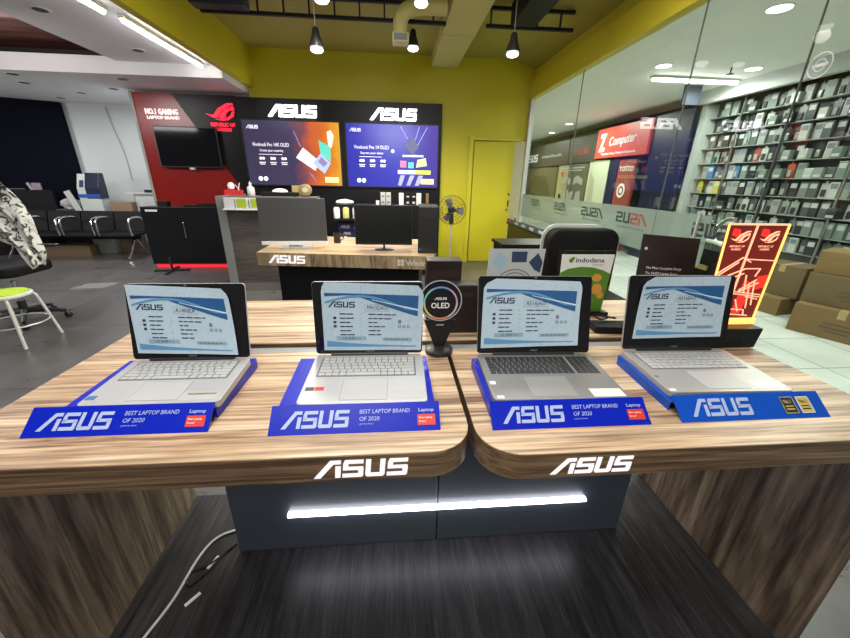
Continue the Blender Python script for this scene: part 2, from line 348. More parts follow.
# corridor outside
struct('ceiling_corridor', MB().box(2.3, 6.2, -2.5, 19, 2.82, 2.92), mat('corridor_ceiling_paint', (.82, .84, .78), .6))
struct('wall_corridor', MB().box(5.6, 5.7, -2.5, 19, 0, 2.9), mat('shop_back_wall', (.10, .115, .10), .6))
struct('wall_corridor_end', MB().box(2.3, 6.2, 18.9, 19, 0, 2.9), mat('corridor_end_paint', (.5, .52, .4), .6))
struct('trim_7', MB().box(4.95, 5.05, -2.5, 6.35, 2.63, 2.82), mat('header_paint', (.50, .52, .50), .5))
GX = 2.25
# glass front: frame, sheets, frosted band
GX = 2.25
struct('window_1', MB().box(GX - .035, GX + .035, 6.50, 6.585, 0, 2.66), M_alu, bevel=.004)
struct('trim_8', MB().box(GX - .02, GX + .02, -2.5, 6.50, 0, .06), M_alu)
js = [-2.5, .2, 1.28, 2.16, 3.04, 4.85, 6.50]
for i in range(len(js) - 1):
    g = thing('window_%d' % (i + 2), None, None, (GX, js[i], 0)); g['kind'] = 'structure'
    L = js[i + 1] - js[i]
    MB().box(-.005, .005, .003, L - .003, .06, 2.66).build('glass_pane', M_glass, g)
    fy = L - .003 if i > 2 else (L if i == 2 else 0)
    if i >= 3: MB().box(-.0075, -.0065, .003 + (.30 if i == 3 else 0), L - .003, .855, 1.215).build('frosted_band', M_frost, g)
for y in js[1:-1]:
    struct('trim_%d' % (9 + js.index(y)), MB().box(GX - .0055, GX + .0055, y - .0025, y + .0025, .06, 2.66), mat('joint_sealant', (.12, .13, .12), .4))

struct('trim_20', MB().box(GX - .03, GX - .012, 2.555, 2.57, .06, 1.23), M_alu)
# ================================================================== DISPLAY ISLAND
T = .93
isl = thing('display_island', 'wooden display island with four tabletops, carrying the laptops in the foreground', 'counter', (0, 1.0, 0))
def ip(mb, name, m, label=None, **k):
    o = mb.build(name, m, isl, **k); o.location = (0, -1.0, 0)
    if label: o['label'] = label
    return o
def top_part(x0, x1, y0, y1, corners, name, wing=None):
    poly = rrect(x0, x1, y0, y1, .085, 10, corners)
    if wing: poly = poly[:-2] + wing
    t = ip(MB().zprism(poly, T - .003, T), name, M_top)
    e = MB().zprism(poly, T - .062, T - .0031).build('edge_band', M_edge, t, smooth=True)
    return t
tL = top_part(-.872, .152, .553, 1.0, (0, 1, 0, 0), 'tabletop', [(.152, 1.0), (-.66, 1.0), (-.66, 1.066), (-.872, 1.066)])
tR = top_part(.164, 1.15, .535, 1.0, (1, 0, 0, 0), 'tabletop', [(1.15, 1.066), (.95, 1.066), (.95, 1.0), (.164, 1.0)])
top_part(-.872, .152, 1.068, 1.50, (0, 0, 1, 0), 'tabletop')
top_part(.164, 1.15, 1.068, 1.47, (0, 0, 0, 1), 'tabletop')
ip(MB().box(-.655, .945, 1.022, 1.058, T - .06, T - .012), 'cable_channel', mat('dull_channel_metal', (.27, .28, .28), .5, .2), 'grey metal channel between front and back tabletops')
# end panels
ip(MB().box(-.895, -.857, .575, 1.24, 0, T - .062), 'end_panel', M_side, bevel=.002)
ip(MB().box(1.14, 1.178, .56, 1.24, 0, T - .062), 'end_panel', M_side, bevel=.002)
# central light boxes
ip(MB().box(-.577, .142, .97, 1.10, .141, T - .063), 'centre_panel', mat('dark_slate_panel', (.055, .07, .09), .4), bevel=.003)
ip(MB().box(.146, .866, .97, 1.10, .141, T - .063), 'centre_panel', MATS['dark_slate_panel'], bevel=.003)
ip(MB().box(-.383, .149, .952, .970, .314, .324), 'led_strip', M_led, 'lit white strip under the left tabletop')
ip(MB().box(.151, .698, .952, .970, .314, .324), 'led_strip', M_led, 'lit white strip under the right tabletop')
ip(MB().box(-.857, 1.14, .42, 1.24, 0, .14), 'platform', M_plat, 'black wood-grain base board', bevel=.003)
for x, y, nm in ((-.161, .553, 'a'), (.302, .535, 'b')):
    o = put('lit_logo', g_xf(ASUS, .0365 if nm == 'a' else .0335, .041 if nm == 'a' else .038), M_lit2, isl, (x, y - 1.0, .8775), XX, ZZ, depth=.0015)
# white cable on the platform
def bez(pts, n=8):
    P = [Vector(p) for p in pts]; out = []
    for i in range(len(P) - 1):
        a, b, c_, d = P[max(i - 1, 0)], P[i], P[i + 1], P[min(i + 2, len(P) - 1)]
        for k in range(n):
            t = k / n; out.append(.5 * ((2 * b) + (c_ - a) * t + (2 * a - 5 * b + 4 * c_ - d) * t * t + (3 * b - a - 3 * c_ + d) * t ** 3))
    out.append(P[-1]); return out
tag(MB().tube(bez([(-.77, .64, .1455), (-.75, .716, .1455), (-.724, .817, .1455), (-.712, .955, .1455), (-.68, 1.03, .1455), (-.61, 1.06, .1455), (-.585, 1.05, .1455)]), .0045, 6).build('power_cable', mat('white_cable_plastic', (.7, .72, .7), .4), smooth=True),
    'white power cable lying along the black base board at lower left', 'cable')
tag(MB().tube(bez([(-.60, 1.0, .144), (-.66, .93, .144), (-.72, .90, .144), (-.70, .86, .144), (-.66, .90, .144), (-.62, .98, .144)]), .003, 6).build('black_cable', M_blackp, smooth=True), 'thin black cable looped beside the white cable on the base board', 'cable')
for x, y, a, w_ in ((-.655, .935, 1.2, 'farther'), (-.665, .815, .9, 'nearer')):
    tag(MB().box(-.024, .024, -.005, .005, 0, .003, Matrix.Translation((x, y, .14)) @ Matrix.Rotation(a, 4, 'Z')).build('tape_scrap', M_whitep), 'small white strip on the black base board, %s of the two' % w_, 'scrap', 'white strips on the base board')

# ------------------------------------------------------------------ laptops
def laptop(label, x, y, z, rz, w, d, body, keym, wellm, padm, tilt, lh, numpad=False, deck_tilt=.03, stickers=()):
    t = thing('laptop', label, 'laptop', (x, y, z), rot=(deck_tilt, 0, rz), group='laptops on the front tabletops')
    h = .016
    MB().zprism(rrect(-w / 2, w / 2, 0, d, .012, 5), 0, h).build('base', body, t, bevel=.0015)
    kx0, kx1 = -w / 2 + .016, w / 2 - .016; ky0, ky1 = d * .50, d * .905
    if not numpad: kx0, kx1 = -w / 2 + .024, w / 2 - .024
    k = MB().zprism(rrect(kx0 - .003, kx1 + .003, ky0 - .003, ky1 + .003, .003, 2), h, h + .0004).build('keyboard', wellm, t)
    kb = MB(); rows = 6; rh = (ky1 - ky0) / rows
    main = kx1 - (.066 if numpad else 0)
    for r in range(rows):
        n = 14; pw = (main - kx0) / n; y0 = ky0 + r * rh
        if r == 0: segs = [(0, 1), (1, 2), (2, 3), (3, 4), (4, 9), (9, 10), (10, 11), (11, 12), (12, 13), (13, 14)]
        elif r == 1: segs = [(0, 2)] + [(i, i + 1) for i in range(2, 12)] + [(12, 14)]
        elif r == 2: segs = [(0, 1.6)] + [(i + .6, i + 1.6) for i in range(1, 11)] + [(11.6, 14)]
        elif r == 3: segs = [(0, 1.4)] + [(i + .4, i + 1.4) for i in range(1, 12)] + [(12.4, 14)]
        else: segs = [(i, i + 1) for i in range(14)]
        for a, b_ in segs: kb.box(kx0 + a * pw + .0013, kx0 + b_ * pw - .0013, y0 + .0013, y0 + rh - .0013, h + .0004, h + .0018)
        if numpad:
            for i in range(4): kb.box(main + .006 + i * .015, main + .0188 + i * .015, y0 + .0013, y0 + rh - .0013, h + .0004, h + .0018)
    kb.build('keys', keym, k)
    px = -.012 if numpad else 0
    MB().box(px - .0528, px + .0528, .0112, d * .44 + .0008, h, h + .0003).build('touchpad_gap', wellm, t)
    MB().box(px - .052, px + .052, .012, d * .44, h, h + .0006).build('touchpad', padm, t, bevel=.0002, seg=1)
    for (sx0, sx1, sy0, sy1, m) in stickers: MB().box(sx0, sx1, sy0, sy1, h, h + .0005).build('sticker', m, t)
    # hinge and lid
    MB().tube([(-w * .36, d - .004, h + .002), (w * .36, d - .004, h + .002)], .005, 10).build('hinge', M_blackp, t, smooth=True)
    lid = MB().yprism(rrect(-w / 2, w / 2, 0, lh, .009, 4), 0, .0055).build('lid', body, t, bevel=.001)
    lid.location = (0, d - .003, h + .003); lid.rotation_euler = (-tilt, 0, 0)
    MB().yprism(rrect(-w / 2 + .0008, w / 2 - .0008, .001, lh - .001, .008, 4), -.0012, 0).build('screen', M_screen, lid)
    MB().box(-.003, .003, -.0016, -.0012, lh - .006, lh - .003).build('webcam', M_inkr, lid)
    put('brand_print', g_xf(ASUS, .0042, .0042, -.0105, 0), M_inkr, lid, (0, -.0014, .006), XX, ZZ)
    t['lh'] = lh
    return t, lid
def sheet(label, lid, quad, model, price, curl):
    """printed spec sheet held on the lid; quad = four corners TL, TR, BR, BL in lid coordinates"""
    o = thing('spec_sheet', label, 'price sheet', (0, 0, 0), group='printed spec sheets on the laptop screens')
    bpy.context.view_layer.update(); o.matrix_world = lid.matrix_world.copy()
    TL, TR, BR, BL = [Vector(q) for q in quad]
    def F(u, v, off=0):
        p = (BL * (1 - u) + BR * u) * (1 - v) + (TL * (1 - u) + TR * u) * v
        bow = curl[0] * (v ** 3) * (1 - u) ** 2 + curl[1] * (v ** 2) * u ** 3 + curl[2] * ((1 - v) ** 2) * u ** 2 + .0015 * math.sin(5 * u + 2 * v) ** 2
        return (p.x, -.0028 - bow - off, p.y)
    def art(name, g, m, parent, off=.0005, lab=None):
        # split long faces so they follow the curl
        me = bmesh.new(); vs = [me.verts.new((x, y, 0)) for x, y in g[0]]
        for q in g[1]:
            try: me.faces.new([vs[i] for i in q])
            except ValueError: pass
        bmesh.ops.triangulate(me, faces=me.faces)
        for _ in range(3):
            es = [e for e in me.edges if e.calc_length() > .09]
            if es: bmesh.ops.subdivide_edges(me, edges=es, cuts=1); bmesh.ops.triangulate(me, faces=me.faces)
        me.verts.index_update()
        mb = MB().add([F(v.co.x, v.co.y, off) for v in me.verts], [[v.index for v in f.verts] for f in me.faces]); me.free()
        ob = mb.build(name, m, parent, fix=False)
        return ob
    # paper: grid with clipped corners, two sided thickness
    nu, nv = 20, 14; mb = MB(); vs = []; 
    def cl(u, v):
        # rounded upper corners
        if v > .86 and u < .12: k = (v - .86) / .14; u = max(u, .12 * k * k * curl[3])
        if v > .86 and u > .88: k = (v - .86) / .14; u = min(u, 1 - .10 * k * k * curl[4])
        return u, v
    for off in (0, -.0006):
        for j in range(nv + 1):
            for i in range(nu + 1): vs.append(F(*cl(i / nu, j / nv), off))
    N = (nu + 1) * (nv + 1); fs = []
    for j in range(nv):
        for i in range(nu):
            a = j * (nu + 1) + i; fs.append((a, a + 1, a + nu + 2, a + nu + 1)); fs.append((a + N, a + nu + 1 + N, a + nu + 2 + N, a + 1 + N))
    rim = [i for i in range(nu + 1)] + [j * (nu + 1) + nu for j in range(1, nv + 1)] + [nv * (nu + 1) + i for i in range(nu - 1, -1, -1)] + [j * (nu + 1) for j in range(nv - 1, 0, -1)]
    for i in range(len(rim)): a, b_ = rim[i], rim[(i + 1) % len(rim)]; fs.append((a, a + N, b_ + N, b_))
    mb.add(vs, fs); pp = mb.build('paper', M_paper, o, smooth=True, fix=True)
    # wave band at the top
    n = 14; A = [(.04 + .91 * i / n, .835 - .02 * (i / n)) for i in range(n + 1)]
    low = lambda s_: .80 + .03 * math.sin(PI * s_ * 1.1) - (.26 * max(0, (s_ - .34) / .66) ** .75 if s_ > .34 else 0)
    def strip(f0, f1, a=0, b_=1, n=20):
        top = []; bot = []
        for i in range(n + 1):
            s_ = a + (b_ - a) * i / n; bot.append((.03 + .92 * s_, f0(s_))); top.append((.03 + .92 * s_, f1(s_)))
        return bot + top, [(i, i + 1, n + 2 + i, n + 1 + i) for i in range(n)]
    art('blue_band', strip(low, lambda s_: .85), M_pband, o)
    art('wave_line', strip(lambda s_: .70 + .13 * math.sin(PI * min(1, s_ * 1.15)) - .08 * s_, lambda s_: .725 + .14 * math.sin(PI * min(1, s_ * 1.15)) - .08 * s_), M_pband2, o, .0008)
    art('wave_light', strip(lambda s_: .765 - .14 * (s_ - .5) / .5, lambda s_: .772 - .125 * (s_ - .5) / .5, .5, 1), mat('white_wave_print', (.62, .74, .82), .35), o, .0009)
    art('bottom_band', strip(lambda s_: .055, lambda s_: .06 + .075 * (1 - s_) ** 2 + .012), M_pband2, o)
    art('brand_logo', g_xf(ASUS, .053, .085, .06, .645), M_ink, o)
    g = g_text(model, 0); k = .055
    art('model_number', g_xf(g, .20 / g_w(g), .062, .44, .625), M_ink, o, .0008)
    art('model_frame', g_rects([(.42, .60, .66, .603), (.42, .70, .66, .703), (.42, .60, .4225, .70), (.6575, .60, .66, .70)]), M_inkr, o, .0007)
    rnd = random.Random(5); rows = []; ic = []
    for i in range(6):
        y = .535 - i * .062; ic.append((.105, y, .135, y + .035))
        x = .17
        for wd in range(2): L = rnd.uniform(.04, .075); rows.append((x, y + .007, x + L, y + .023)); x += L + .006
        rows.append((.375, y + .01, .38, y + .02)); x = .455
        for wd in range(rnd.choice((2, 3, 4))): L = rnd.uniform(.035, .075); rows.append((x, y + .007, x + L, y + .023)); x += L + .01
    art('spec_text', g_rects(rows), M_ink, o, .0007); art('spec_icon', g_rects(ic[1:4]), M_ink, o, .0007)
    art('office_mark', g_poly([(.755, .42), (.785, .42), (.785, .43), (.765, .43), (.765, .465), (.785, .465), (.785, .475), (.755, .475)], *[[(x + a, .35 + b_) for a, b_ in q] for x in (.755, .80, .845) for q in ([(0, 0), (.028, 0), (.028, .008), (0, .008)], [(0, .032), (.028, .032), (.028, .04), (0, .04)], [(0, 0), (.007, 0), (.007, .04), (0, .04)], [(.021, 0), (.028, 0), (.028, .04), (.021, .04)])]), M_inkr, o, .0007)
    bar = art('price_bar', g_rects([(.13, .155, .43, .215)]), M_pbar, o, .0006); g = g_text(price, 0)
    art('price_text', g_xf(g, .17 / g_w(g), .038, .19, .166), M_ink, o, .0009)
    art('note_bar', g_rects([(.60, .145, .90, .195)]), M_pbar, o, .0006); art('note_text', g_rects([(.62 + i * .042, .16, .652 + i * .042, .178) for i in range(6)]), M_inkr, o, .0009)
    return o
def LQ(w, h, *q): return [((u - .5) * w, v * h) for u, v in q]
def stand(label, x, y, rz, w, m, fx0, fx1, d, kind, sh=0):
    """blue laptop tray: sloped branded front plate, raised deck with side flanges"""
    t = thing('laptop_stand', label, 'laptop stand', (x, y, T), rz, 'blue laptop trays on the front tabletops')
    th = math.atan2(.036, .046)
    # front plate leans back
    fp = MB().xprism([(0, 0), (.004, 0), (.051, .0375), (.048, .040)], -w / 2, w / 2).build('front_plate', m, t, bevel=.0006)
    dk = MB().xprism([(.0475, .026), (.0475, .001), (.051, .001), (.051, .0235), (d, .0275), (d, .001), (d + .003, .001), (d + .003, .0305)], fx0, fx1)
    dk = MB()
    # deck plate skewed towards sh at the rear
    def q(s_, xx, yy, zz): return (xx + sh * (yy - .05) / d, yy, zz)
    pts = [(.047, .0185), (d, .0255), (d, .0285), (.047, .0215)]
    vs = [q(0, fx0, a, b_) for a, b_ in pts] + [q(0, fx1, a, b_) for a, b_ in pts]
    dk.add(vs, [(0, 1, 2, 3), (7, 6, 5, 4), (0, 4, 5, 1), (1, 5, 6, 2), (2, 6, 7, 3), (3, 7, 4, 0)])
    dk.build('deck', m, t)
    for sx in (fx0, fx1 - .003):
        a = MB(); pts = [(.047, .0005), (d, .0005), (d, .0255), (.047, .0185)]
        vs = [q(0, sx, p, r_) for p, r_ in pts] + [q(0, sx + .003, p, r_) for p, r_ in pts]
        a.add(vs, [(0, 1, 2, 3), (7, 6, 5, 4), (0, 4, 5, 1), (1, 5, 6, 2), (2, 6, 7, 3), (3, 7, 4, 0)]).build('side_flange', m, t)
    # artwork on the sloped plate: origin at the lower left, along x and up the slope
    n0 = Vector((-w / 2, -.0004, .0002)); uy = Vector((0, .048, .040)).normalized(); H = .062
    if kind == 'red':
        put('brand_logo', g_xf(ASUS, .0277, .036, .024, .013), M_logo_w, fp, n0, XX, uy, off=.0008)
        a = g_text('BEST LAPTOP BRAND', .004); b_ = g_text('OF 2020', .004)
        put('slogan_text', g_join(g_xf(a, .106 / g_w(a), .0090, .182, .040, shear=.12), g_xf(b_, .042 / g_w(b_), .0090, .182, .025, shear=.12)), M_logo_w, fp, n0, XX, uy, off=.0008)
        c_ = g_text('LAPTOP MAG', .0); put('small_print', g_xf(c_, .03 / g_w(c_), .0028, .182, .017), M_logo_w, fp, n0, XX, uy, off=.0008)
        bd = put('award_badge', g_rects([(w - .048, .012, w - .010, .035)]), M_redp, fp, n0, XX, uy, off=.0008)
        e = g_text('Laptop', .015); put('badge_title', g_xf(e, .033 / g_w(e), .0075, w - .046, .041), M_logo_w, fp, n0, XX, uy, off=.0008)
        f1 = g_text('Best Laptop', .0); f2 = g_text('Brand', .0)
        put('badge_text', g_join(g_xf(f1, .028 / g_w(f1), .0045, w - .045, .026), g_xf(f2, .014 / g_w(f2), .0045, w - .045, .018)), M_whitep, bd, n0, XX, uy, off=.0012)
    else:
        put('brand_logo', g_xf(ASUS, .030, .040, .030, .012), M_logo_w, fp, n0, XX, uy, off=.0008)
        for i, (x0, mm, m2) in enumerate(((w - .105, mat('black_label', (.015, .02, .03), .4), mat('gold_print', (.55, .42, .12), .4)), (w - .065, MATS['gold_print'] if 'gold_print' in MATS else mat('gold_print', (.55, .42, .12), .4), MATS['black_label'] if 'black_label' in MATS else M_black))):
            s_ = put('award_badge', g_rects([(x0, .012, x0 + .032, .050)]), mm, fp, n0, XX, uy, off=.0008)
            put('badge_border', g_rects([(x0, .012, x0 + .032, .0135), (x0, .0485, x0 + .032, .05), (x0, .012, x0 + .0015, .05), (x0 + .0305, .012, x0 + .032, .05)]), m2 if i == 0 else M_whitep, s_, n0, XX, uy, off=.0012)
            put('badge_print', g_join(g_xf(g_text('No.1', .02), .007, .009, x0 + .006, .035), g_rects([(x0 + .006, .020, x0 + .026, .023), (x0 + .006, .027, x0 + .026, .0295)])), m2, s_, n0, XX, uy, off=.0012)
    return t
LZ = T + .0222
M_stk_blue = mat('blue_sticker', (.05, .16, .35), .4); M_stk_y = mat('yellow_sticker_print', (.55, .48, .2), .4)
st1 = stand('blue tray with red award badge under the leftmost laptop', -.564, .637, 0, .355, M_blue, -.145, .178, .272, 'red', sh=.008)
st2 = stand('blue tray with red award badge under the laptop left of the round black sign', -.085, .616, 0, .353, M_blue, -.172, .170, .285, 'red', sh=-.002)
st3 = stand('blue tray with red award badge under the laptop with black keys', .378, .608, 0, .354, M_blue, -.172, .155, .272, 'red', sh=.004)
st4 = stand('lighter blue tray with two gold and black badges under the rightmost laptop', .809, .610, 0, .362, M_blue2, -.181, .150, .272, 'gold', sh=.012)
l1, lid1 = laptop('leftmost laptop, silver with pale keys and black glossy screen', -.5245, .6891, LZ, .0022, .2876, .1936, M_silverw, M_keyw, M_well, M_padl, .235, .194,
    stickers=((-.14, -.12, .02, .034, M_stk_blue), (.055, .135, .008, .04, M_padl), (.066, .126, .028, .035, mat('gold_sticker_strip', (.42, .34, .10), .4))))
l2, lid2 = laptop('pale silver laptop with white keys left of the round black sign', -.0742, .668, LZ, -.015, .2843, .222, M_silverw, M_keyw, M_well, M_padl, .12, .197,
    stickers=((-.134, -.114, .05, .064, mat('black_sticker', (.02, .02, .02), .4)), (-.112, -.092, .05, .064, M_redp), (-.137, -.122, .010, .020, M_whitep), (.062, .137, .014, .046, M_padl)))
l3, lid3 = laptop('slate grey laptop with black keys and number pad, right of the round black sign', .3722, .6588, LZ, -.0297, .3145, .2142, M_grey_l, M_keyb, M_wellb, M_padd, .30, .212, True,
    stickers=((-.152, -.138, .062, .076, M_whitep), (-.148, -.132, .006, .016, M_whitep), (.075, .15, .008, .04, mat('white_sticker', (.72, .72, .70), .4))))
l4, lid4 = laptop('rightmost laptop, silver with pale keys, beside the glowing red sign', .7917, .6685, LZ, -.026, .3085, .2127, M_warm_l, M_keyw, M_well, M_padl, .215, .211,
    stickers=((-.148, -.138, .066, .074, M_inkr), (.07, .15, .012, .042, MATS['white_sticker']), (-.15, -.135, .006, .016, M_whitep)))
sheet('spec sheet with a blue wave on the leftmost laptop screen, shifted left', lid1, LQ(.2876, .194, (.02, .99), (.86, .93), (.91, .05), (.05, .09)), 'A1400EA', '15.999.11', (.004, .010, .006, 0, .6))
sheet('spec sheet with a blue wave on the laptop left of the round black sign', lid2, LQ(.2843, .197, (.085, 1.0), (1.01, .95), (.985, .055), (.08, .06)), 'M415DAO', '15.500.11', (.004, .009, .002, .3, .6))
sheet('spec sheet with rounded corner on the screen of the slate grey laptop with black keys', lid3, LQ(.3145, .212, (.045, .97), (.91, .93), (.875, .11), (.03, .07)), 'A516JAO', '15.999.11', (.010, .006, .010, 1, .3))
sheet('spec sheet leaning on the rightmost laptop screen', lid4, LQ(.3085, .211, (.12, .98), (.935, .99), (.915, .18), (.085, .15)), 'A516EAO', '15.999.11', (.012, .004, .004, 1, 0))

# ------------------------------------------------------------------ things on the counter
ol = thing('oled_sign', 'round black sign reading ASUS OLED on a pointed stand between the two middle laptops', 'sign', (.130, .985, T))
MB().lathe([(.042, 0), (.042, .012), (.034, .016), (.012, .020)], 28).build('sign_base', M_blackp, ol, smooth=True)
d_ = MB().yprism([(-.012, .012), (.012, .012), (.047, .105), (-.047, .105)], -.004, .004).build('sign_neck', M_black, ol)
dd = MB().lathe([(.062, -.005), (.062, .005)], 40, Matrix.Translation((0, 0, .162)) @ Matrix.Rotation(PI / 2, 4, 'X')).build('sign_disc', M_black, ol, bevel=.001)
def ring(r0, r1, n=40, a0=0, a1=2 * PI):
    v = []; f = []
    for i in range(n + 1):
        a = a0 + (a1 - a0) * i / n; v += [(r0 * math.cos(a), r0 * math.sin(a)), (r1 * math.cos(a), r1 * math.sin(a))]
    f = [(2 * i, 2 * i + 1, 2 * i + 3, 2 * i + 2) for i in range(n)]
    return v, f
put('outer_ring', ring(.059, .062), mat('grey_ring_print', (.42, .45, .5), .4), dd, (0, -.0055, .165), XX, ZZ)
for i, cc in enumerate(((.5, .3, .5), (.15, .3, .6), (.15, .55, .45), (.6, .55, .15), (.65, .25, .15), (.55, .5, .5))):
    put('colour_ring', ring(.045, .050, 10, i * PI / 3, (i + 1) * PI / 3), mat('ring_colour_%s' % 'abcdef'[i], cc, .4), dd, (0, -.0055, .158), XX, ZZ)
put('brand_text', g_xf(ASUS, .0072, .0075, -.0185, .0), M_whitep, dd, (0, -.0056, .168), XX, ZZ)
g = g_text('OLED', .02); put('oled_text', g_xf(g, .054 / g_w(g), .017, -.028, 0), M_whitep, dd, (0, -.0056, .143), XX, ZZ)
g = g_text('SCAN ME', .01); put('caption_text', g_xf(g, .022 / g_w(g), .0045, -.011, 0), M_whitep, d_, (0, -.0046, .088), XX, ZZ)
def carton(name, label, cat, x0, x1, y0, y1, z0, z1, m, rz=0, group=None, flap=False, lab=None, bev=.002, mk=None):
    cx, cy = (x0 + x1) / 2, (y0 + y1) / 2; t = thing(name, label, cat, (cx, cy, z0), rz, group)
    MB().box(x0 - cx, x1 - cx, y0 - cy, y1 - cy, 0, z1 - z0).build('box_body', m, t, bevel=bev)
    if flap: MB().box(x0 - cx - .001, x1 - cx + .001, -.025, .025, z1 - z0 - .04, z1 - z0 + .0015).build('tape', M_tape, t)
    return t
M_box_b = mat('black_gift_box', (.014, .008, .008), .35)
b1 = carton('product_box', 'taller black product box standing behind the round sign', 'box', .108, .228, 1.20, 1.27, T, T + .235, M_box_b)
MB().box(-.055, .055, -.0358, -.0352, .12, .20).build('front_print', mat('dark_brown_print', (.022, .011, .009), .4), b1)
b2 = carton('product_box', 'wider lower black product box right behind the round sign', 'box', .128, .285, 1.125, 1.185, T, T + .17, M_box_b)
MB().box(-.035, .06, -.0308, -.0302, .13, .145).build('front_print', MATS['dark_brown_print'], b2)
# tent card with pictures
tc = thing('tent_card', 'white picture card with grey laptop shapes behind the slate grey laptop', 'card', (.462, 1.30, T), rot=(-.10, 0, 0))
cp = MB().yprism([(-.125, 0), (.085, 0), (.108, .255), (-.108, .255)], 0, .003).build('card_sheet', mat('pale_card', (.40, .43, .44), .45), tc)
put('blue_picture', g_poly([(-.098, .205), (-.07, .245), (-.035, .215), (-.06, .17)]), mat('pale_blue_print', (.28, .42, .52), .4), cp, (0, -.0006, 0), XX, ZZ)
put('dark_picture', g_poly([(-.022, .205), (.036, .205), (.038, .245), (-.022, .245)]), M_ink, cp, (0, -.0006, 0), XX, ZZ)
put('tilted_picture', g_poly([(.045, .205), (.08, .24), (.10, .205), (.092, .165), (.07, .175)]), M_ink, cp, (0, -.0006, 0), XX, ZZ)
put('arc_print', g_join(*[g_xf(ring(r, r + .005, 24, .1, PI - .1), 1, 1, -.005, .10) for r in (.05, .062, .075)]), M_inkr, cp, (0, -.0007, 0), XX, ZZ)
# indodana standee
ind = thing('acrylic_standee', 'clear standee with a green poster headed indodana between the two right laptops', 'sign', (.745, 1.30, T), rot=(-.09, 0, 0))
MB().yprism([(-.125, .0), (.095, .0), (.11, .25), (-.12, .25)], .002, .005).build('acrylic_back', M_clear, ind)
po = MB().yprism([(-.11, .01), (.075, .01), (.10, .235), (-.11, .235)], -.001, .001).build('poster', mat('white_poster_paper', (.66, .68, .66), .4), ind)
put('green_field', g_poly([(-.11, .012), (.075, .012), (.093, .16), (.06, .175), (.02, .185), (-.03, .188), (-.08, .18), (-.11, .165)]), mat('leaf_green_print', (.07, .20, .02), .4), po, (0, -.0012, 0), XX, ZZ)
put('orange_figure', g_poly(circ(.045, .10, .022, 14), circ(.04, .145, .02, 14, .016), circ(.062, .075, .014, 10)), mat('orange_print', (.55, .26, .05), .4), po, (0, -.0016, 0), XX, ZZ)
g = g_text('indodana', .02); put('title_text', g_xf(g, .115 / g_w(g), .018, -.055, .205), M_ink, po, (0, -.0012, 0), XX, ZZ)
g = g_text('PayLater', .0); put('subtitle_text', g_xf(g, .045 / g_w(g), .009, .015, .192), M_inkr, po, (0, -.0012, 0), XX, ZZ)
put('leaf_mark', g_poly(circ(-.072, .212, .009, 10), circ(-.064, .22, .006, 8)), MATS['leaf_green_print'], po, (0, -.0012, 0), XX, ZZ)
MB().box(-.10, .09, -.03, .04, 0, .012).build('standee_foot', M_black, ind)
# charger and cable
ch = thing('power_adapter', 'black power adapter lying behind the rightmost laptop tray', 'adapter', (.78, 1.125, T), -.1)
MB().zprism(rrect(-.085, .085, -.035, .035, .01, 4), 0, .026).build('adapter_body', M_black_m, ch, bevel=.003)
tag(MB().tube(bez([(.70, 1.17, T + .032), (.70, 1.19, T + .045), (.74, 1.18, T + .05), (.77, 1.17, T + .034), (.73, 1.15, T + .034), (.72, 1.17, T + .045), (.79, 1.16, T + .034), (.80, 1.18, T + .03)]), .003, 6).build('charger_cable', M_black_m, smooth=True), 'coiled black charger cable heaped on the power adapter', 'cable')
# dark brochure board
br = thing('brochure_board', 'dark board with white small text standing behind the rightmost laptop', 'sign', (1.03, 1.26, T), -.18, rot=(-.12, 0, -.25))
bb = MB().yprism([(-.10, 0), (.10, 0), (.10, .305), (-.10, .315)], 0, .006).build('board', mat('dark_brown_board', (.012, .011, .009), .35), br, bevel=.001)
g1 = g_text('The Most Complete Range', .0); g2 = g_text('The OLED Laptop Series', .0)
put('heading_text', g_join(g_xf(g1, .125 / g_w(g1), .010, -.07, .185), g_xf(g2, .115 / g_w(g2), .010, -.07, .165)), M_whitep, bb, (0, -.0008, 0), XX, ZZ)
put('picture_strip', g_rects([(-.08, .12, -.045, .15), (-.03, .11, .06, .135)]), mat('pale_yellow_print', (.5, .52, .25), .4), bb, (0, -.0008, 0), XX, ZZ)
put('round_mark', g_poly(circ(-.082, .262, .006, 12)), M_alu, bb, (0, -.0008, 0), XX, ZZ)
# glowing gaming sign
rg = thing('gaming_light_sign', 'glowing red sign with two eye emblems and an amber edge beside the rightmost laptop', 'sign', (1.085, 1.02, T))
MB().yprism([(-.095, 0), (.075, 0), (.085, .066), (-.09, .066)], -.05, .05).build('plinth', M_black, rg, bevel=.002)
M_amber = mat('amber_lit_edge', (1, .60, .20), .4, emit=1.5, ecol=(1, .46, .10)); M_pink = mat('pink_lit_edge', (1, .5, .35), .4, emit=1.0, ecol=(1, .42, .24))
M_red_acr = mat('dark_red_lit_acrylic', (.12, .01, .01), .3, emit=.12, ecol=(1, .10, .06)); M_redglow = mat('red_lit_print', (.8, .03, .02), .4, emit=.8, ecol=(1, .03, .02))
q4 = [(-.086, .078), (.086, .078), (.094, .385), (-.100, .385)]
pn = MB().yprism(q4, -.003, .003).build('acrylic_panel', M_red_acr, rg)
MB().box(-.092, .090, -.012, .012, .066, .086).build('lit_base', M_amber, rg, bevel=.002)
def bar(a, b_, r=.002): return [(a, b_, r)]
def segs(L, r): 
    mb = MB()
    for (x0, z0, x1, z1) in L: 
        v = Vector((x1 - x0, 0, z1 - z0)); n_ = Vector((-v.z, 0, v.x)).normalized() * r
        p0 = Vector((x0, 0, z0)); p1 = Vector((x1, 0, z1)); A = [p0 - n_, p1 - n_, p1 + n_, p0 + n_]
        mb.prism([(p.x, p.z) for p in A], lambda x, z: (x, -.0055, z), lambda x, z: (x, -.003, z))
    return mb
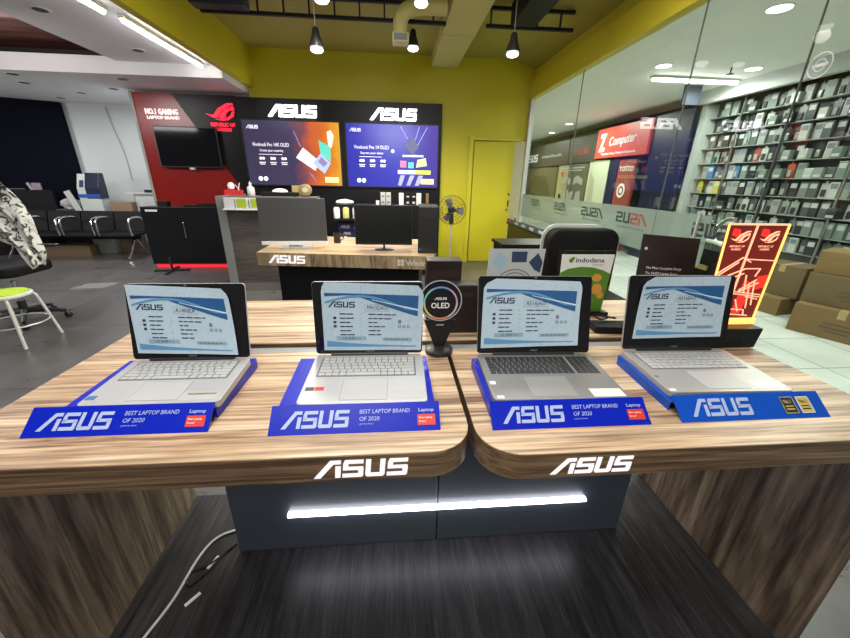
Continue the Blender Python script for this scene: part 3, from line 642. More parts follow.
segs([(-.086, .08, -.100, .385)], .003).build('lit_edge', M_amber, rg); segs([(.086, .08, .094, .385)], .003).build('lit_edge', M_amber, rg)
segs([(-.020, .08, -.008, .385), (-.100, .384, .094, .384)], .0028).build('lit_divider', M_pink, rg)
segs([(-.09, .235, -.02, .285), (-.09, .225, -.03, .27), (-.02, .285, .01, .27), (-.015, .28, .09, .275), (-.085, .215, .0, .25), (.0, .25, .05, .25), (.05, .25, .04, .225), (-.085, .20, .0, .235), (.0, .18, .05, .215), (.0, .175, .06, .205), (-.085, .185, .08, .165), (-.085, .178, .08, .158), (.03, .16, .075, .15), (.03, .20, .045, .12), (.045, .21, .06, .13), (-.06, .155, -.08, .11), (-.05, .15, -.065, .10), (-.075, .105, .06, .095), (-.07, .12, .04, .115), (.04, .115, .045, .095), (.0, .15, .02, .11), (.01, .23, .02, .17)], .0015).build('circuit_lines', M_pink, rg)
put('red_block', g_poly([(-.07, .16), (-.035, .17), (-.03, .225), (-.06, .21)], [(.0, .10), (.03, .095), (.045, .20), (.01, .215)], [(.05, .18), (.085, .19), (.087, .23), (.05, .225)]), M_redglow, pn, (0, -.0034, 0), XX, ZZ)
for ox in (-.052, .042):
    put('emblem', g_xf(ROG, .031, .030, ox, .335), M_pink, pn, (0, -.0036, 0), XX, ZZ)
    put('emblem_red_block', g_poly([(ox - .03, .352), (ox + .0, .343), (ox - .005, .368), (ox - .028, .372)]), M_redglow, pn, (0, -.0035, 0), XX, ZZ)  # red block of the lit artwork behind the emblem
    a = g_text('REPUBLIC OF', .02); b_ = g_text('GAMERS', .02)
    put('emblem_text', g_join(g_xf(a, .05 / g_w(a), .006, ox - .026, .316), g_xf(b_, .032 / g_w(b_), .006, ox - .018, .307)), M_pink, pn, (0, -.0036, 0), XX, ZZ)

# ================================================================== MIDDLE DESK
DZ = .80
dk = thing('computer_desk', 'light oak desk with lit lettering on its edge in the middle of the shop', 'desk', (-.4, 3.2, 0))
def dp(mb, name, m, **k):
    o = mb.build(name, m, dk, **k); o.location = (.4, -3.2, 0); return o
dp(MB().zprism([(-1.21, 3.26), (.33, 3.08), (.47, 4.0), (-1.21, 4.3)], DZ - .005, DZ), 'desktop', M_desk)
dp(MB().zprism([(-1.21, 3.26), (.33, 3.08), (.47, 4.0), (-1.21, 4.3)], DZ - .115, DZ - .006), 'desk_edge', M_deske)
dp(MB().zprism([(-1.09, 3.42), (.22, 3.27), (.3, 3.9), (-1.06, 4.1)], 0, DZ - .116), 'desk_base', M_black)
uxd = Vector((1.54, -.18, 0)).normalized()
put('lit_logo', g_xf(ASUS, .066, .07, .10, 0), M_lit2, dk, (-1.21 + .4, 3.257 - 3.2, DZ - .09), uxd, ZZ, depth=.006)
wg = g_join(g_rects([(0, 0, .45, .45), (.52, 0, .97, .45), (0, .52, .45, .97), (.52, .52, .97, .97)]), g_xf(g_text('Windows', .02), .8, .8, 1.3, .08))
put('windows_logo', g_xf(wg, .058, .058, 1.24, 0), mat('pale_lit_letter', (.6, .58, .5), .4, emit=.12), dk, (-1.21 + .4, 3.257 - 3.2, DZ - .088), uxd, ZZ, depth=.003)
# all-in-one
ai = thing('all_in_one_computer', 'large monitor with a white lower bezel on the left of the oak desk', 'computer', (-.93, 3.50, DZ), .06)
ab = MB().yprism(rrect(-.295, .295, .045, .445, .006, 3), -.012, .012).build('display_housing', mat('dark_grey_monitor_glass', (.13, .133, .138), .38, .5), ai, bevel=.002)
MB().box(-.297, .297, -.016, .010, .028, .062).build('white_bezel', mat('white_monitor_plastic', (.95, .93, .92), .35), ai, bevel=.002)
MB().yprism([(-.07, 0), (.07, 0), (.055, .06), (-.055, .06)], .02, .035).build('stand_neck', M_alu, ai)
MB().zprism(rrect(-.13, .13, -.08, .10, .03, 4), 0, .008).build('stand_foot', M_alu, ai, bevel=.002)
mo = thing('monitor', 'black monitor with slim round foot on the right of the oak desk', 'monitor', (-.10, 3.40, DZ), -.03)
MB().yprism(rrect(-.262, .262, .048, .40, .004, 2), -.010, .012).build('display_housing', mat('black_monitor_plastic', (.018, .018, .02), .4), mo, bevel=.002)
MB().box(-.252, .252, -.0115, -.010, .062, .390).build('screen', mat('black_matt_display', (.012, .014, .014), .25), mo)
MB().tube([(0, .01, .006), (0, .01, .08)], .010, 10).build('stand_neck', M_blackp, mo)
MB().lathe([(.09, 0), (.09, .006), (.02, .012)], 24, Matrix.Scale(.7, 4, YY)).build('stand_foot', M_blackp, mo, smooth=True)
pc = thing('computer_tower', 'black computer tower beside the black monitor on the desk', 'computer', (.305, 3.42, DZ), -.06)
MB().box(-.088, .088, -.19, .17, 0, .405).build('tower_case', M_black_m, pc, bevel=.006)
MB().box(-.084, .084, -.198, -.190, .004, .400).build('front_panel', M_blackp, pc, bevel=.003)
MB().box(-.075, .075, -.200, -.198, .30, .335).build('drive_bay', M_blackp, pc, bevel=.002)
MB().box(-.078, -.062, -.200, -.198, .03, .045).build('blue_sticker', M_stk_blue, pc)
mg = thing('mug', 'small dark mug between the two monitors on the desk', 'mug', (-.585, 3.78, DZ))
MB().lathe([(.030, 0), (.035, .005), (.036, .10), (.031, .10), (.030, .01)], 18).build('mug_body', M_blackp, mg, smooth=True)
MB().tube(bez([(.035, 0, .08), (.058, 0, .075), (.06, 0, .045), (.035, 0, .025)]), .004, 6).build('mug_handle', M_blackp, mg, smooth=True)
pcl = thing('paper_tag', 'small white folded tag beside the dark mug', 'tag', (-.50, 3.80, DZ), .3)
MB().yprism([(-.012, 0), (.012, 0), (.012, .06), (-.012, .07)], -.002, .002).build('tag_sheet', M_whitep, pcl)

# ================================================================== RECEPTION COUNTER (left of desk)
rc = thing('reception_counter', 'grey-brown reception counter with a slanting silver post behind the oak desk', 'counter', (-1.5, 4.9, 0))
def rp(mb, name, m, label=None, **k):
    o = mb.build(name, m, rc, **k); o.location = (1.5, -4.9, 0)
    if label: o['label'] = label
    return o
rp(MB().box(-2.06, -1.25, 4.80, 4.86, 0, 1.165), 'front_panel', M_dkwood)
rp(MB().box(-2.06, -1.25, 4.792, 4.80, 0, .10), 'kick_board', mat('grey_skirting', (.16, .15, .14), .5))
rp(MB().box(-2.16, -2.06, 4.78, 5.5, 0, 1.19), 'side_post', mat('satin_grey_metal', (.34, .35, .34), .4, .5), bevel=.003)
rp(MB().box(-2.06, -1.0, 4.86, 5.35, .74, .78), 'inner_worktop', M_white_ceil)
rp(MB().box(-2.06, -.98, 4.82, 5.10, 1.165, 1.19), 'counter_top', mat('dull_counter_top', (.14, .14, .13), .4), bevel=.003)
rp(MB().box(-2.06, -1.50, 4.70, 4.80, 1.035, 1.05).box(-2.06, -1.50, 4.795, 4.80, 1.05, 1.165), 'pack_ledge', M_whitep, 'pale ledge holding white packs')
for i, (x, l) in enumerate(((-1.985, 'leftmost, plain white'), (-1.84, 'with a lime label, second from the silver post'), (-1.675, 'with a lime label, beside the large monitor'))):
    p = thing('paper_pack', 'white upright pack on the reception counter, %s' % l, 'pack', (x, 4.75, 1.05), 0, 'upright packs on the reception counter')
    wv = .06 if i == 0 else .075
    MB().box(-wv, wv, -.03, .03, 0, .125).build('pack_body', mat('cool_white_card', (.58, .60, .62), .5), p, bevel=.003)
    if i: MB().yprism(rrect(-.055, .055, .012, .115, .01, 3), -.0315, -.030).build('pack_label', mat('lime_label', (.36, .48, .03), .5), p)
pf = thing('red_gift_box', 'red open box with a white figure at the left end of the reception counter', 'box', (-2.06, 5.12, 1.19))
MB().box(-.10, .09, -.07, .07, -.0, .06).build('box_body', mat('bright_red_card', (.6, .03, .03), .5), pf, bevel=.003)
MB().lathe([(.005, .06), (.035, .075), (.042, .11), (.03, .145), (.004, .155)], 14, Matrix.Translation((-.03, 0, 0))).build('white_figure', M_whitep, pf, smooth=True)
MB().tube([(.05, 0, .05), (.08, 0, .15)], .006, 6).tube([(.07, 0, .05), (.02, .0, .13)], .005, 6).build('white_stick', M_whitep, pf)
wb = thing('sanitizer_bottle', 'white bottle beside the red box on the reception counter', 'bottle', (-1.80, 4.98, 1.19)); wb.scale = (.8, .8, .55)
MB().lathe([(.05, 0), (.055, .01), (.055, .17), (.03, .21), (.02, .22), (.02, .25)], 18).build('bottle_body', mat('milky_plastic', (.6, .58, .58), .35), wb, smooth=True)
MB().lathe([(.022, .25), (.022, .275), (.008, .28), (.008, .31)], 12).build('bottle_cap', M_whitep, wb, smooth=True)
tr = thing('printer', 'flat black device on the reception counter above the large monitor', 'printer', (-1.45, 4.98, 1.19)); tr.scale = (1, 1, .55)
MB().box(-.22, .22, -.05, .10, 0, .09).build('device_body', M_black_m, tr, bevel=.01)
MB().lathe([(.10, 0), (.09, .04), (.05, .07), (.01, .08)], 18, Matrix.Translation((.0, .02, .09)) @ Matrix.Scale(.6, 4, YY)).build('white_cover', M_whitep, tr, smooth=True)
gd = thing('gold_trophy', 'round gold plaque with a pale centre standing on the reception counter', 'plaque', (-1.13, 4.98, 1.19)); gd.scale = (.85, 1, .72)
MB().lathe([(.085, -.012), (.10, -.008), (.10, .008), (.085, .012)], 32, Matrix.Translation((0, 0, .11)) @ Matrix.Rotation(PI / 2, 4, 'X')).build('plaque_disc', mat('antique_gold', (.42, .33, .16), .35, .5), gd, smooth=True)
MB().lathe([(.045, -.001), (.045, .002)], 20, Matrix.Translation((0, -.014, .11)) @ Matrix.Rotation(PI / 2, 4, 'X')).build('plaque_centre', mat('pale_gold', (.62, .56, .38), .4, .2), gd)
MB().box(-.05, .05, -.03, .03, 0, .014).build('plaque_foot', M_blackp, gd)
carton('gift_carton', 'small gold carton beside the round gold plaque', 'box', -1.31, -1.21, 5.04, 5.08, 1.19, 1.32, mat('gold_card', (.42, .31, .14), .5))

# ================================================================== AD WALL
AW = 6.5
aw = thing('advertising_wall', 'black display wall with lit ASUS lettering and a red gaming section', 'display wall', (-1.5, 6.55, 0))
def ap(mb, name, m, label=None, **k):
    o = mb.build(name, m, aw, **k); o.location = (1.5, -6.55, 0)
    if label: o['label'] = label
    return o
ap(MB().box(-2.40, .78, AW, AW + .095, 0, 2.54), 'wall_panel', M_black, bevel=.004)
ap(MB().box(-3.85, -2.40, AW, AW + .095, 0, 2.55), 'wall_panel', M_redwall, 'dark red gaming panel')
ap(MB().box(-3.89, -3.85, AW - .01, AW + .095, 0, 2.56), 'edge_strip', mat('speckled_beige_edge', (.34, .30, .26), .6), None)
put('black_diagonal', g_poly([(-3.30, 2.55), (-2.40, 2.55), (-2.40, 1.05), (-2.56, 1.35)]), M_black, aw, (1.5, AW - .0015 - 6.55, 0), XX, ZZ)
for x0 in (-1.92, -.366):
    put('lit_logo', g_xf(ASUS, .148, .165, x0, 2.285), M_lit, aw, (1.5, AW - 6.55, 0), XX, ZZ, depth=.04)
put('eye_emblem', g_xf(ROG, .215, .20, -2.63, 2.245), M_redlit, aw, (1.5, AW - 6.55, 0), XX, ZZ, depth=.03)
a = g_text('REPUBLIC OF', .03); b_ = g_text('GAMERS', .03)
put('emblem_text', g_join(g_xf(a, .36 / g_w(a), .05, -2.80, 2.13), g_xf(b_, .24 / g_w(b_), .045, -2.74, 2.065)), M_redlit, aw, (1.5, AW - 6.55, 0), XX, ZZ, depth=.01)
a = g_text('NO.1 GAMING', .035); b_ = g_text('LAPTOP BRAND', .03)
put('lit_slogan', g_join(g_xf(a, .47 / g_w(a), .075, -3.72, 2.27), g_xf(b_, .47 / g_w(b_), .042, -3.71, 2.205), ), mat('pink_lit_letter', (1, .8, .8), .4, emit=.8, ecol=(1, .78, .78)), aw, (1.5, AW - 6.55, 0), XX, ZZ, depth=.01)
ap(MB().box(-3.85, -2.40, AW - .03, AW - .001, .0, .06), 'red_led', M_redled, 'red lit strip along the foot of the wall')
# television
tv = thing('television', 'switched-off television mounted on the red wall section', 'television', (-3.16, AW - .06, 1.53), 0, rot=(0, 0, .02))
MB().box(-.455, .455, -.03, .03, 0, .575).build('tv_housing', M_blackp, tv, bevel=.006)
MB().box(-.44, .44, -.033, -.030, .018, .56).build('screen', M_screen, tv)
MB().box(-.04, .04, -.025, .03, -.03, 0).build('sensor', M_alu, tv)
MB().box(-.1, .1, .03, .058, .2, .4).build('wall_bracket', M_blackp, tv)
# ad screens
def gradmat(name, stops, axis, strength, lo, hi):
    m = bpy.data.materials.new(name); m.use_nodes = True; nt = m.node_tree; b = nt.nodes['Principled BSDF']; b.inputs['Base Color'].default_value = (.01, .01, .01, 1); b.inputs['Roughness'].default_value = .2
    tc = nt.nodes.new('ShaderNodeTexCoord'); sp = nt.nodes.new('ShaderNodeSeparateXYZ'); nt.links.new(tc.outputs['Object'], sp.inputs[0])
    mr = nt.nodes.new('ShaderNodeMapRange'); mr.inputs['From Min'].default_value = lo; mr.inputs['From Max'].default_value = hi
    no = nt.nodes.new('ShaderNodeTexNoise'); no.inputs['Scale'].default_value = 4; nt.links.new(tc.outputs['Object'], no.inputs['Vector'])
    ma = nt.nodes.new('ShaderNodeMath'); ma.operation = 'MULTIPLY_ADD'; ma.inputs[1].default_value = .35; nt.links.new(no.outputs['Fac'], ma.inputs[0]); nt.links.new(sp.outputs[axis], ma.inputs[2]); nt.links.new(ma.outputs[0], mr.inputs['Value'])
    cr = nt.nodes.new('ShaderNodeValToRGB'); nt.links.new(mr.outputs[0], cr.inputs[0]); el = cr.color_ramp.elements
    el[0].position, el[0].color = stops[0][0], (*stops[0][1], 1); el[1].position, el[1].color = stops[-1][0], (*stops[-1][1], 1)
    for p, c_ in stops[1:-1]: e = el.new(p); e.color = (*c_, 1)
    nt.links.new(cr.outputs[0], b.inputs['Emission Color']); b.inputs['Emission Strength'].default_value = strength
    return m
EW = lambda n, c_, s_=1.0: mat(n, c_, .3, emit=s_, ecol=c_)
E_w, E_g = EW('screen_white', (.85, .83, .9), 1.0), EW('screen_gold', (.75, .65, .35), .9)
def adscreen(label, cx, w, imm):
    t = thing('advertising_screen', label, 'screen', (cx, AW - .04, 1.30), 0, None)
    MB().box(-w / 2 - .02, w / 2 + .02, -.01, .039, -.02, .945).build('screen_housing', M_blackp, t, bevel=.004)
    f = MB().box(-w / 2, w / 2, -.013, -.0102, 0, .925).build('screen_image', imm, t)
    return t, f
s1, f1 = adscreen('left lit screen, dark purple and orange picture with a white laptop', -1.585, 1.46, gradmat('purple_orange_picture', [(0, (.055, .045, .10)), (.50, (.065, .05, .12)), (.62, (.22, .07, .10)), (.74, (.70, .13, .04)), (.9, (.85, .22, .02)), (1, (.9, .42, .03))], 0, .95, -.55, .85))
s2, f2 = adscreen('right lit screen, blue picture with stacked laptops', -.015, 1.46, gradmat('blue_picture', [(0, (.035, .035, .50)), (.6, (.05, .06, .62)), (1, (.10, .06, .42))], 0, .95, -.55, .9))
def sp_(name, g, m, f, off=.0008): return put(name, g, m, f, (0, -.013, 0), XX, ZZ, off=off)
for f, t1 in ((f1, 'Vivobook Pro 14X OLED'), (f2, 'Vivobook Pro 14 OLED')):
    sp_('screen_logo', g_xf(ASUS, .036, .05, -.68, .81), E_w, f)
    a = g_text(t1, .008); sp_('screen_title', g_xf(a, .56 / g_w(a), .055, -.62, .565), E_w, f)
    a = g_text('Express your vision' if f is f2 else 'Create your creativity', .01); sp_('screen_subtitle', g_xf(a, .36 / g_w(a), .035, -.52, .49), E_w, f)
    sp_('screen_rule', g_rects([(-.54, .445, -.18, .452)]), E_w, f)
    for i in range(3):
        x = -.50 + i * .17; sp_('screen_icon', g_join(g_poly(circ(x - .02, .39, .022, 12), circ(x + .022, .39, .022, 12)), g_rects([(x - .05, .325, x + .05, .337), (x - .04, .30, x + .04, .312)])), E_w, f)
    sp_('round_badge', g_poly(circ(-.56, .09, .035, 16)), E_w, f); sp_('round_badge', g_poly(circ(-.48, .09, .035, 16)), E_w, f)
    sp_('gold_label', g_rects([(.46, .045, .68, .13)]), E_g, f)
    sp_('gold_label_print', g_rects([(.53, .06, .535, .12), (.56, .085, .66, .092), (.56, .065, .66, .07)]), M_ink, f, .0012)
E_lt, E_pu, E_sk, E_tq = EW('screen_cream', (.95, .78, .72)), EW('screen_mauve', (.25, .2, .38), .8), EW('screen_sky', (.35, .45, .8)), EW('screen_teal', (.10, .55, .45))
sp_('pictured_laptop', g_poly([(.03, .41), (.15, .56), (.37, .38), (.32, .22)]), E_lt, f1, .001)
sp_('pictured_laptop', g_poly([(.28, .33), (.42, .48), (.57, .34), (.46, .18)]), E_sk, f1, .0014)
sp_('pictured_laptop_screen', g_poly([(.40, .67), (.58, .58), (.57, .36), (.42, .48)]), E_tq, f1, .0016)
sp_('pictured_keyboard', g_poly([(.37, .36), (.43, .43), (.52, .34), (.45, .28)]), E_pu, f1, .0018)
sp_('pictured_phone', g_poly([(.54, .79), (.60, .82), (.64, .74), (.60, .57), (.55, .56)]), E_lt, f1, .0012)
sp_('pictured_pen', g_poly([(.02, .80), (.04, .79), (.13, .56), (.10, .58)], [(.20, .20), (.28, .15), (.32, .04), (.27, .12)]), E_pu, f1, .001)
sp_('pictured_laptop', g_poly([(.20, .62), (.34, .75), (.42, .60), (.32, .49)]), EW('screen_slate', (.10, .11, .22), .9), f2, .001)
sp_('pictured_shelf', g_rects([(.16, .46, .50, .49), (.08, .20, .60, .26)]), EW('screen_ivory', (.75, .78, .62), .9), f2, .001)
sp_('pictured_block', g_rects([(.12, .30, .22, .40)]), EW('screen_pink', (.75, .2, .35), .9), f2, .001)
sp_('pictured_block', g_rects([(.25, .29, .34, .38)]), E_tq, f2, .001)
sp_('pictured_frame', g_poly([(.38, .30), (.56, .33), (.54, .45), (.40, .42)]), EW('screen_khaki', (.55, .6, .35), .8), f2, .0013)
sp_('pictured_ledge', g_rects([(.38, .20, .62, .26)]), EW('screen_lime', (.75, .8, .08), .9), f2, .0014)
sp_('pictured_stairs', g_poly([(.08, .02), (.12, .18), (.20, .18), (.14, .02)], [(.22, .02), (.28, .18), (.36, .18), (.28, .02)], [(.36, .02), (.42, .18), (.50, .18), (.43, .02)]), EW('screen_grey', (.35, .35, .5), .8), f2, .001)
sp_('light_beam', g_poly([(.12, .90), (.135, .90), (.25, .72), (.24, .72)], [(.42, .90), (.435, .90), (.34, .62), (.33, .62)], [(.55, .90), (.565, .90), (.36, .55), (.35, .55)]), EW('screen_lilac', (.4, .35, .85), .9), f2, .0009)
sp_('pictured_moon', g_poly(circ(.0, .54, .03, 14)), EW('screen_ice', (.5, .65, 1), .9), f2, .001)
# low cabinet in front of the ad wall + goods
bc = thing('back_cabinet', 'long black cabinet beneath the lit screens with a blue printed strip', 'cabinet', (-.25, 5.7, 0))
MB().box(-.60, .78, -.1, .2, 0, 1.06).build('cabinet_body', M_black, bc, bevel=.004)
sb = MB().box(-.59, .30, -.108, -.10, .60, .80).build('printed_strip', mat('indigo_print', (.03, .025, .12), .4), bc)
for i in range(4): put('strip_logo', g_xf(ASUS, .028, .045, -.56 + i * .20, .72), M_whitep, sb, (0, -.1085, 0), XX, ZZ)
put('strip_logo', g_xf(ASUS, .022, .035, -.52, .63), M_whitep, sb, (0, -.1085, 0), XX, ZZ)
for i, (x, l, h_, m, pr_) in enumerate(((-.165, 'leftmost of the row, silver', .175, M_alu, 1), (-.085, 'silver, second of the row', .175, M_alu, 1), (.105, 'white, third of the row', .17, M_whitetube, 0), (.20, 'black, fourth of the row', .175, M_black_m, 1), (.29, 'black, fifth of the row', .175, M_black_m, 1), (.365, 'white, nearest the yellow wall', .17, M_whitetube, 0))):
    p = thing('phone_box', 'slim upright box under the right lit screen, %s' % l, 'box', (x, 5.66, 1.06), 0, 'slim boxes on the back cabinet')
    MB().box(-.035, .035, -.02, .02, 0, h_).build('box_body', m, p, bevel=.002)
    if pr_: put('box_print', g_rects([(-.02, .02, .02, .05), (-.02, .11, .02, .13)]), M_inkr if m is M_alu else M_alu, p, (0, -.0205, 0), XX, ZZ)
carton('small_white_box', 'tiny white box left of the slim silver boxes', 'box', -.27, -.22, 5.62, 5.66, 1.06, 1.12, M_whitep)
tb = thing('folded_bag', 'folded white plastic bag on the back cabinet between the monitors', 'bag', (-.73, 5.68, 1.06))
MB().lathe([(.10, 0), (.135, .02), (.12, .05), (.06, .065), (.01, .07)], 14, Matrix.Scale(.5, 4, YY)).build('bag_body', M_whitep, tb, smooth=True)
wf = [(-.83, 'left of the mug', M_whitep), (-.70, 'with a yellow flower print above the mug', mat('pale_yellow_card', (.55, .55, .2), .5)), (-.56, 'nearest the black monitor', M_whitep)]
for x, l, m in wf:
    p = thing('paper_cup', 'small pale cup on the low shelf, %s' % l, 'cup', (x, 5.50, .868), 0, 'cups on the low shelf')
    MB().lathe([(.035, 0), (.045, .01), (.045, .14), (.03, .16)], 14).build('cup_body', m, p, smooth=True)
tag(MB().box(-.88, -.30, 5.44, 5.597, .84, .868).build('low_shelf', M_black_m, bevel=.002), 'narrow black shelf on the front of the back cabinet', 'shelf')
tag(MB().box(.47, .51, 5.62, 5.68, 1.06, 1.23).build('cardboard_post', M_card, bevel=.003), 'narrow brown upright strip between the slim boxes and the yellow wall', 'strip')

# black gaming cabinet
gc = thing('gaming_cabinet', 'black cabinet with a red lit foot under the television', 'cabinet', (-3.2, 6.2, 0))
MB().box(-.73, .62, -.05, .22, .055, .95).build('cabinet_body', M_black, gc, bevel=.004)
MB().box(-.70, .62, -.02, .20, 0, .055).build('plinth', M_redled, gc)
MB().box(-.05, -.04, -.055, -.05, .12, .93).build('door_gap', M_black_m, gc)
hd = MB().box(-.13, -.115, -.075, -.055, .48, .72).build('handle', M_chrome, gc, bevel=.003)
put('white_label', g_rects([(-.66, .88, -.48, .91)]), M_whitep, gc, (0, -.051, 0), XX, ZZ)
xs = thing('floor_stand', 'black crossed floor stand in front of the gaming cabinet', 'stand', (-3.50, 5.88, 0))
MB().tube([(0, 0, .02), (0, 0, .22)], .018, 10).build('pole', M_blackp, xs)
for a in range(4):
    MB().box(.0, .25, -.02, .02, 0.0, .03, Matrix.Rotation(a * PI / 2 + .15, 4, 'Z')).build('foot', M_blackp, xs, bevel=.004)
carton('game_controller_box', 'small black and white box on the left of the gaming cabinet', 'box', -3.70, -3.55, 6.22, 6.32, .95, 1.03, M_black_m)
sm = thing('mouse_pad_stack', 'low dark pile of accessories on the gaming cabinet', 'accessories', (-3.0, 6.25, .95))
MB().box(-.3, .25, -.06, .06, 0, .03).box(-.1, .2, -.05, .05, .03, .055).build('pile_body', M_black_m, sm, bevel=.006)
# fan
fn = thing('standing_fan', 'black standing fan between the desk and the yellow wall', 'fan', (.86, 5.6, 0))
MB().lathe([(.20, 0), (.20, .02), (.05, .05), (.02, .06)], 24).build('fan_base', M_blackp, fn, smooth=True)
MB().tube([(0, 0, .05), (0, 0, .92)], .014, 10).build('pole', M_alu, fn)
MB().lathe([(.045, -.02), (.055, .02), (.05, .10), (.02, .13)], 18, Matrix.Translation((0, 0, 1.0)) @ Matrix.Rotation(-PI / 2, 4, 'X')).build('motor', M_blackp, fn, smooth=True)
MB().box(-.03, .03, -.03, .03, .80, .95).build('control_box', M_blackp, fn, bevel=.006)
cg = MB()
for r in (.05, .10, .15, .20, .215): cg.tube([(r * math.cos(2 * PI * k / 28), -.075 + (.05 * (r / .2) ** 2), 1.0 + r * math.sin(2 * PI * k / 28)) for k in range(28)], .003, 5, closed=True)
for k in range(28):
    a = 2 * PI * k / 28; cg.tube([(.03 * math.cos(a), -.078, 1.0 + .03 * math.sin(a)), (.215 * math.cos(a), -.018, 1 + .215 * math.sin(a)), (.12 * math.cos(a), .05, 1 + .12 * math.sin(a))], .0018, 4)
cg.build('fan_cage', M_blackp, fn)
for k in range(3):
    b2_ = MB(); a0 = k * 2 * PI / 3
    pts = [(.03, -.3), (.10, -.55), (.18, -.35), (.185, .15), (.10, .35), (.03, .3)]
    P = [(r * math.cos(a0 + t_), r * math.sin(a0 + t_), t_) for r, t_ in pts]
    b2_.add([(x, -.04 + .03 * t_, 1 + z) for x, z, t_ in P] + [(x, -.036 + .03 * t_, 1 + z) for x, z, t_ in P], [tuple(range(6)), tuple(range(11, 5, -1))] + [(i, i + 6, (i + 1) % 6 + 6, (i + 1) % 6) for i in range(6)]).build('fan_blade', mat('smoky_grey_plastic', (.10, .10, .10), .3), fn)

# ================================================================== CEILING EQUIPMENT
dt = thing('air_duct', 'cream square air duct running to the back wall', 'duct', (.8, 6.59, 3.05))
MB().box(-.20, .20, -9.0, 0, 0, .15).build('duct_body', M_ivory, dt, bevel=.004)
MB().box(-.21, .21, -1.35, -1.30, -.01, .15).build('duct_flange', M_ivory, dt, bevel=.003)
eb = thing('elbow_duct', 'cream elbow duct with a square grille hanging beside the main duct', 'duct', (.085, 4.6, 2.75))
pts = [(.48, 0, .33), (.30, 0, .33), (.16, 0, .32), (.04, 0, .27), (.0, 0, .18), (0, 0, .06)]
MB().tube(bez(pts, 4), .075, 14).build('elbow_pipe', M_ivory, eb, smooth=True)
MB().box(-.085, .085, -.085, .085, 0, .08).build('outlet_box', M_ivory, eb, bevel=.003)
MB().box(-.07, .07, -.088, -.085, .01, .07).build('grille', M_inkr, eb)
def truss(label, x0, x1, y, z, h=.16):
    t = thing('ceiling_truss', label, 'truss', (x0, y, z))
    L = x1 - x0
    MB().box(0, L, -.02, .02, 0, .03).build('lower_rail', M_black_m, t); MB().box(0, L, -.02, .02, h, h + .03).build('upper_rail', M_black_m, t)
    for k in range(int(L / .26) + 1): MB().box(-.008, .008, -.01, .01, .03, h, Matrix.Translation((.05 + k * .26, 0, 0))).build('rung', M_black_m, t)
    return t
truss('black ladder truss left of the air duct', -1.95, .58, 4.75, 2.98)
truss('black ladder truss right of the air duct', 1.02, 2.0, 4.75, 2.98)
tag(MB().box(1.28, 1.55, 3.2, 4.72, 2.99, 3.19).build('cable_tray', M_black_m, bevel=.004), 'dark cable tray running towards the camera beside the right truss', 'cable tray')
tag(MB().box(-1.98, -1.45, 4.55, 4.72, 2.99, 3.19).build('projector_box', mat('blue_black_plastic', (.015, .018, .04), .4), bevel=.01), 'dark blue-black box at the left end of the ceiling truss', 'ceiling box')
def pendant(label, x, y, z, zc=3.2, pw=70):
    t = thing('pendant_lamp', label, 'lamp', (x, y, z), 0, 'pendant lamps over the shop')
    MB().tube([(0, 0, .16), (0, 0, zc - z)], .0035, 5).build('cord', M_alu, t)
    MB().lathe([(.072, .0), (.066, .03), (.04, .10), (.032, .15), (.02, .165), (.006, .17)], 20).build('lamp_shade', M_blackp, t, smooth=True)
    b = MB().lathe([(.02, .005), (.055, -.004), (.062, -.02), (.05, -.035), (.02, -.045), (.002, -.047)], 20).build('bulb', M_bulb, t, smooth=True)
    l = bpy.data.lights.new('bulb_light', 'SPOT'); l.spot_size = 2.75; l.spot_blend = .6; l.energy = pw; l.color = (1, .95, .82); l.shadow_soft_size = .06
    o = bpy.data.objects.new('bulb_light', l); COL.objects.link(o); o.parent = t; o.location = (0, 0, -.09)
    return t
pendant('black pendant lamp hanging left, above the left ASUS lettering', -.735, 4.3, 2.60)
pendant('black pendant lamp hanging right, above the yellow door', 1.215, 4.3, 2.64)
pendant('bare bright lamp beside the elbow duct grille', .235, 4.95, 2.83)
pendant('bright lamp at the top edge beside the elbow duct', .26, 4.0, 2.90)
pendant('bright lamp cut by the top edge near the centre left', -.595, 3.9, 2.85)
for (x0, y0, y1, l) in ((-2.40, 4.15, 5.62, 'farther'), (-2.44, 2.6, 4.02, 'nearer')):
    t = thing('tube_light', 'long white tube light on the lowered left ceiling, %s one' % l, 'light', (x0, y0, 2.74), 0, 'tube lights on the left ceiling')
    MB().box(-.025, .025, 0, y1 - y0, -.03, 0).build('fitting', M_whitetube, t)
    MB().tube([(0, .02, -.045), (0, y1 - y0 - .02, -.045)], .016, 10).build('tube', M_tube, t, smooth=True)
M_slot = mat('dark_vent_opening', (.03, .03, .035), .5)
for i, (x, y, l) in enumerate(((-3.05, 4.15, 'right of the dark recess, nearer'), (-2.9, 5.2, 'right of the dark recess, farther'))):
    t = thing('downlight', 'unlit recessed downlight %s' % l, 'light', (x, y, 2.74), 0, 'downlights in the left ceiling')
    MB().lathe([(.075, -.004), (.075, 0)], 20).build('trim_ring', M_whitetube, t); MB().lathe([(.055, -.006), (.055, -.004)], 20).build('lens', M_slot, t)
for i, (x, y, l) in enumerate(((-4.9, 5.9, 'first from the left in the front row'), (-3.6, 5.95, 'rightmost in the front row'), (-5.2, 6.4, 'left in the middle row'), (-4.15, 6.6, 'right in the middle row'), (-4.9, 7.0, 'in the third row'), (-5.6, 7.5, 'nearest the grey wall'))):
    t = thing('downlight', 'unlit downlight in the far left ceiling, %s' % l, 'light', (x, y, 2.60), 0, 'downlights in the far left ceiling')
    MB().lathe([(.08, -.004), (.08, 0)], 16).build('trim_ring', M_whitetube, t); MB().lathe([(.06, -.006), (.06, -.004)], 16).build('lens', M_slot, t)
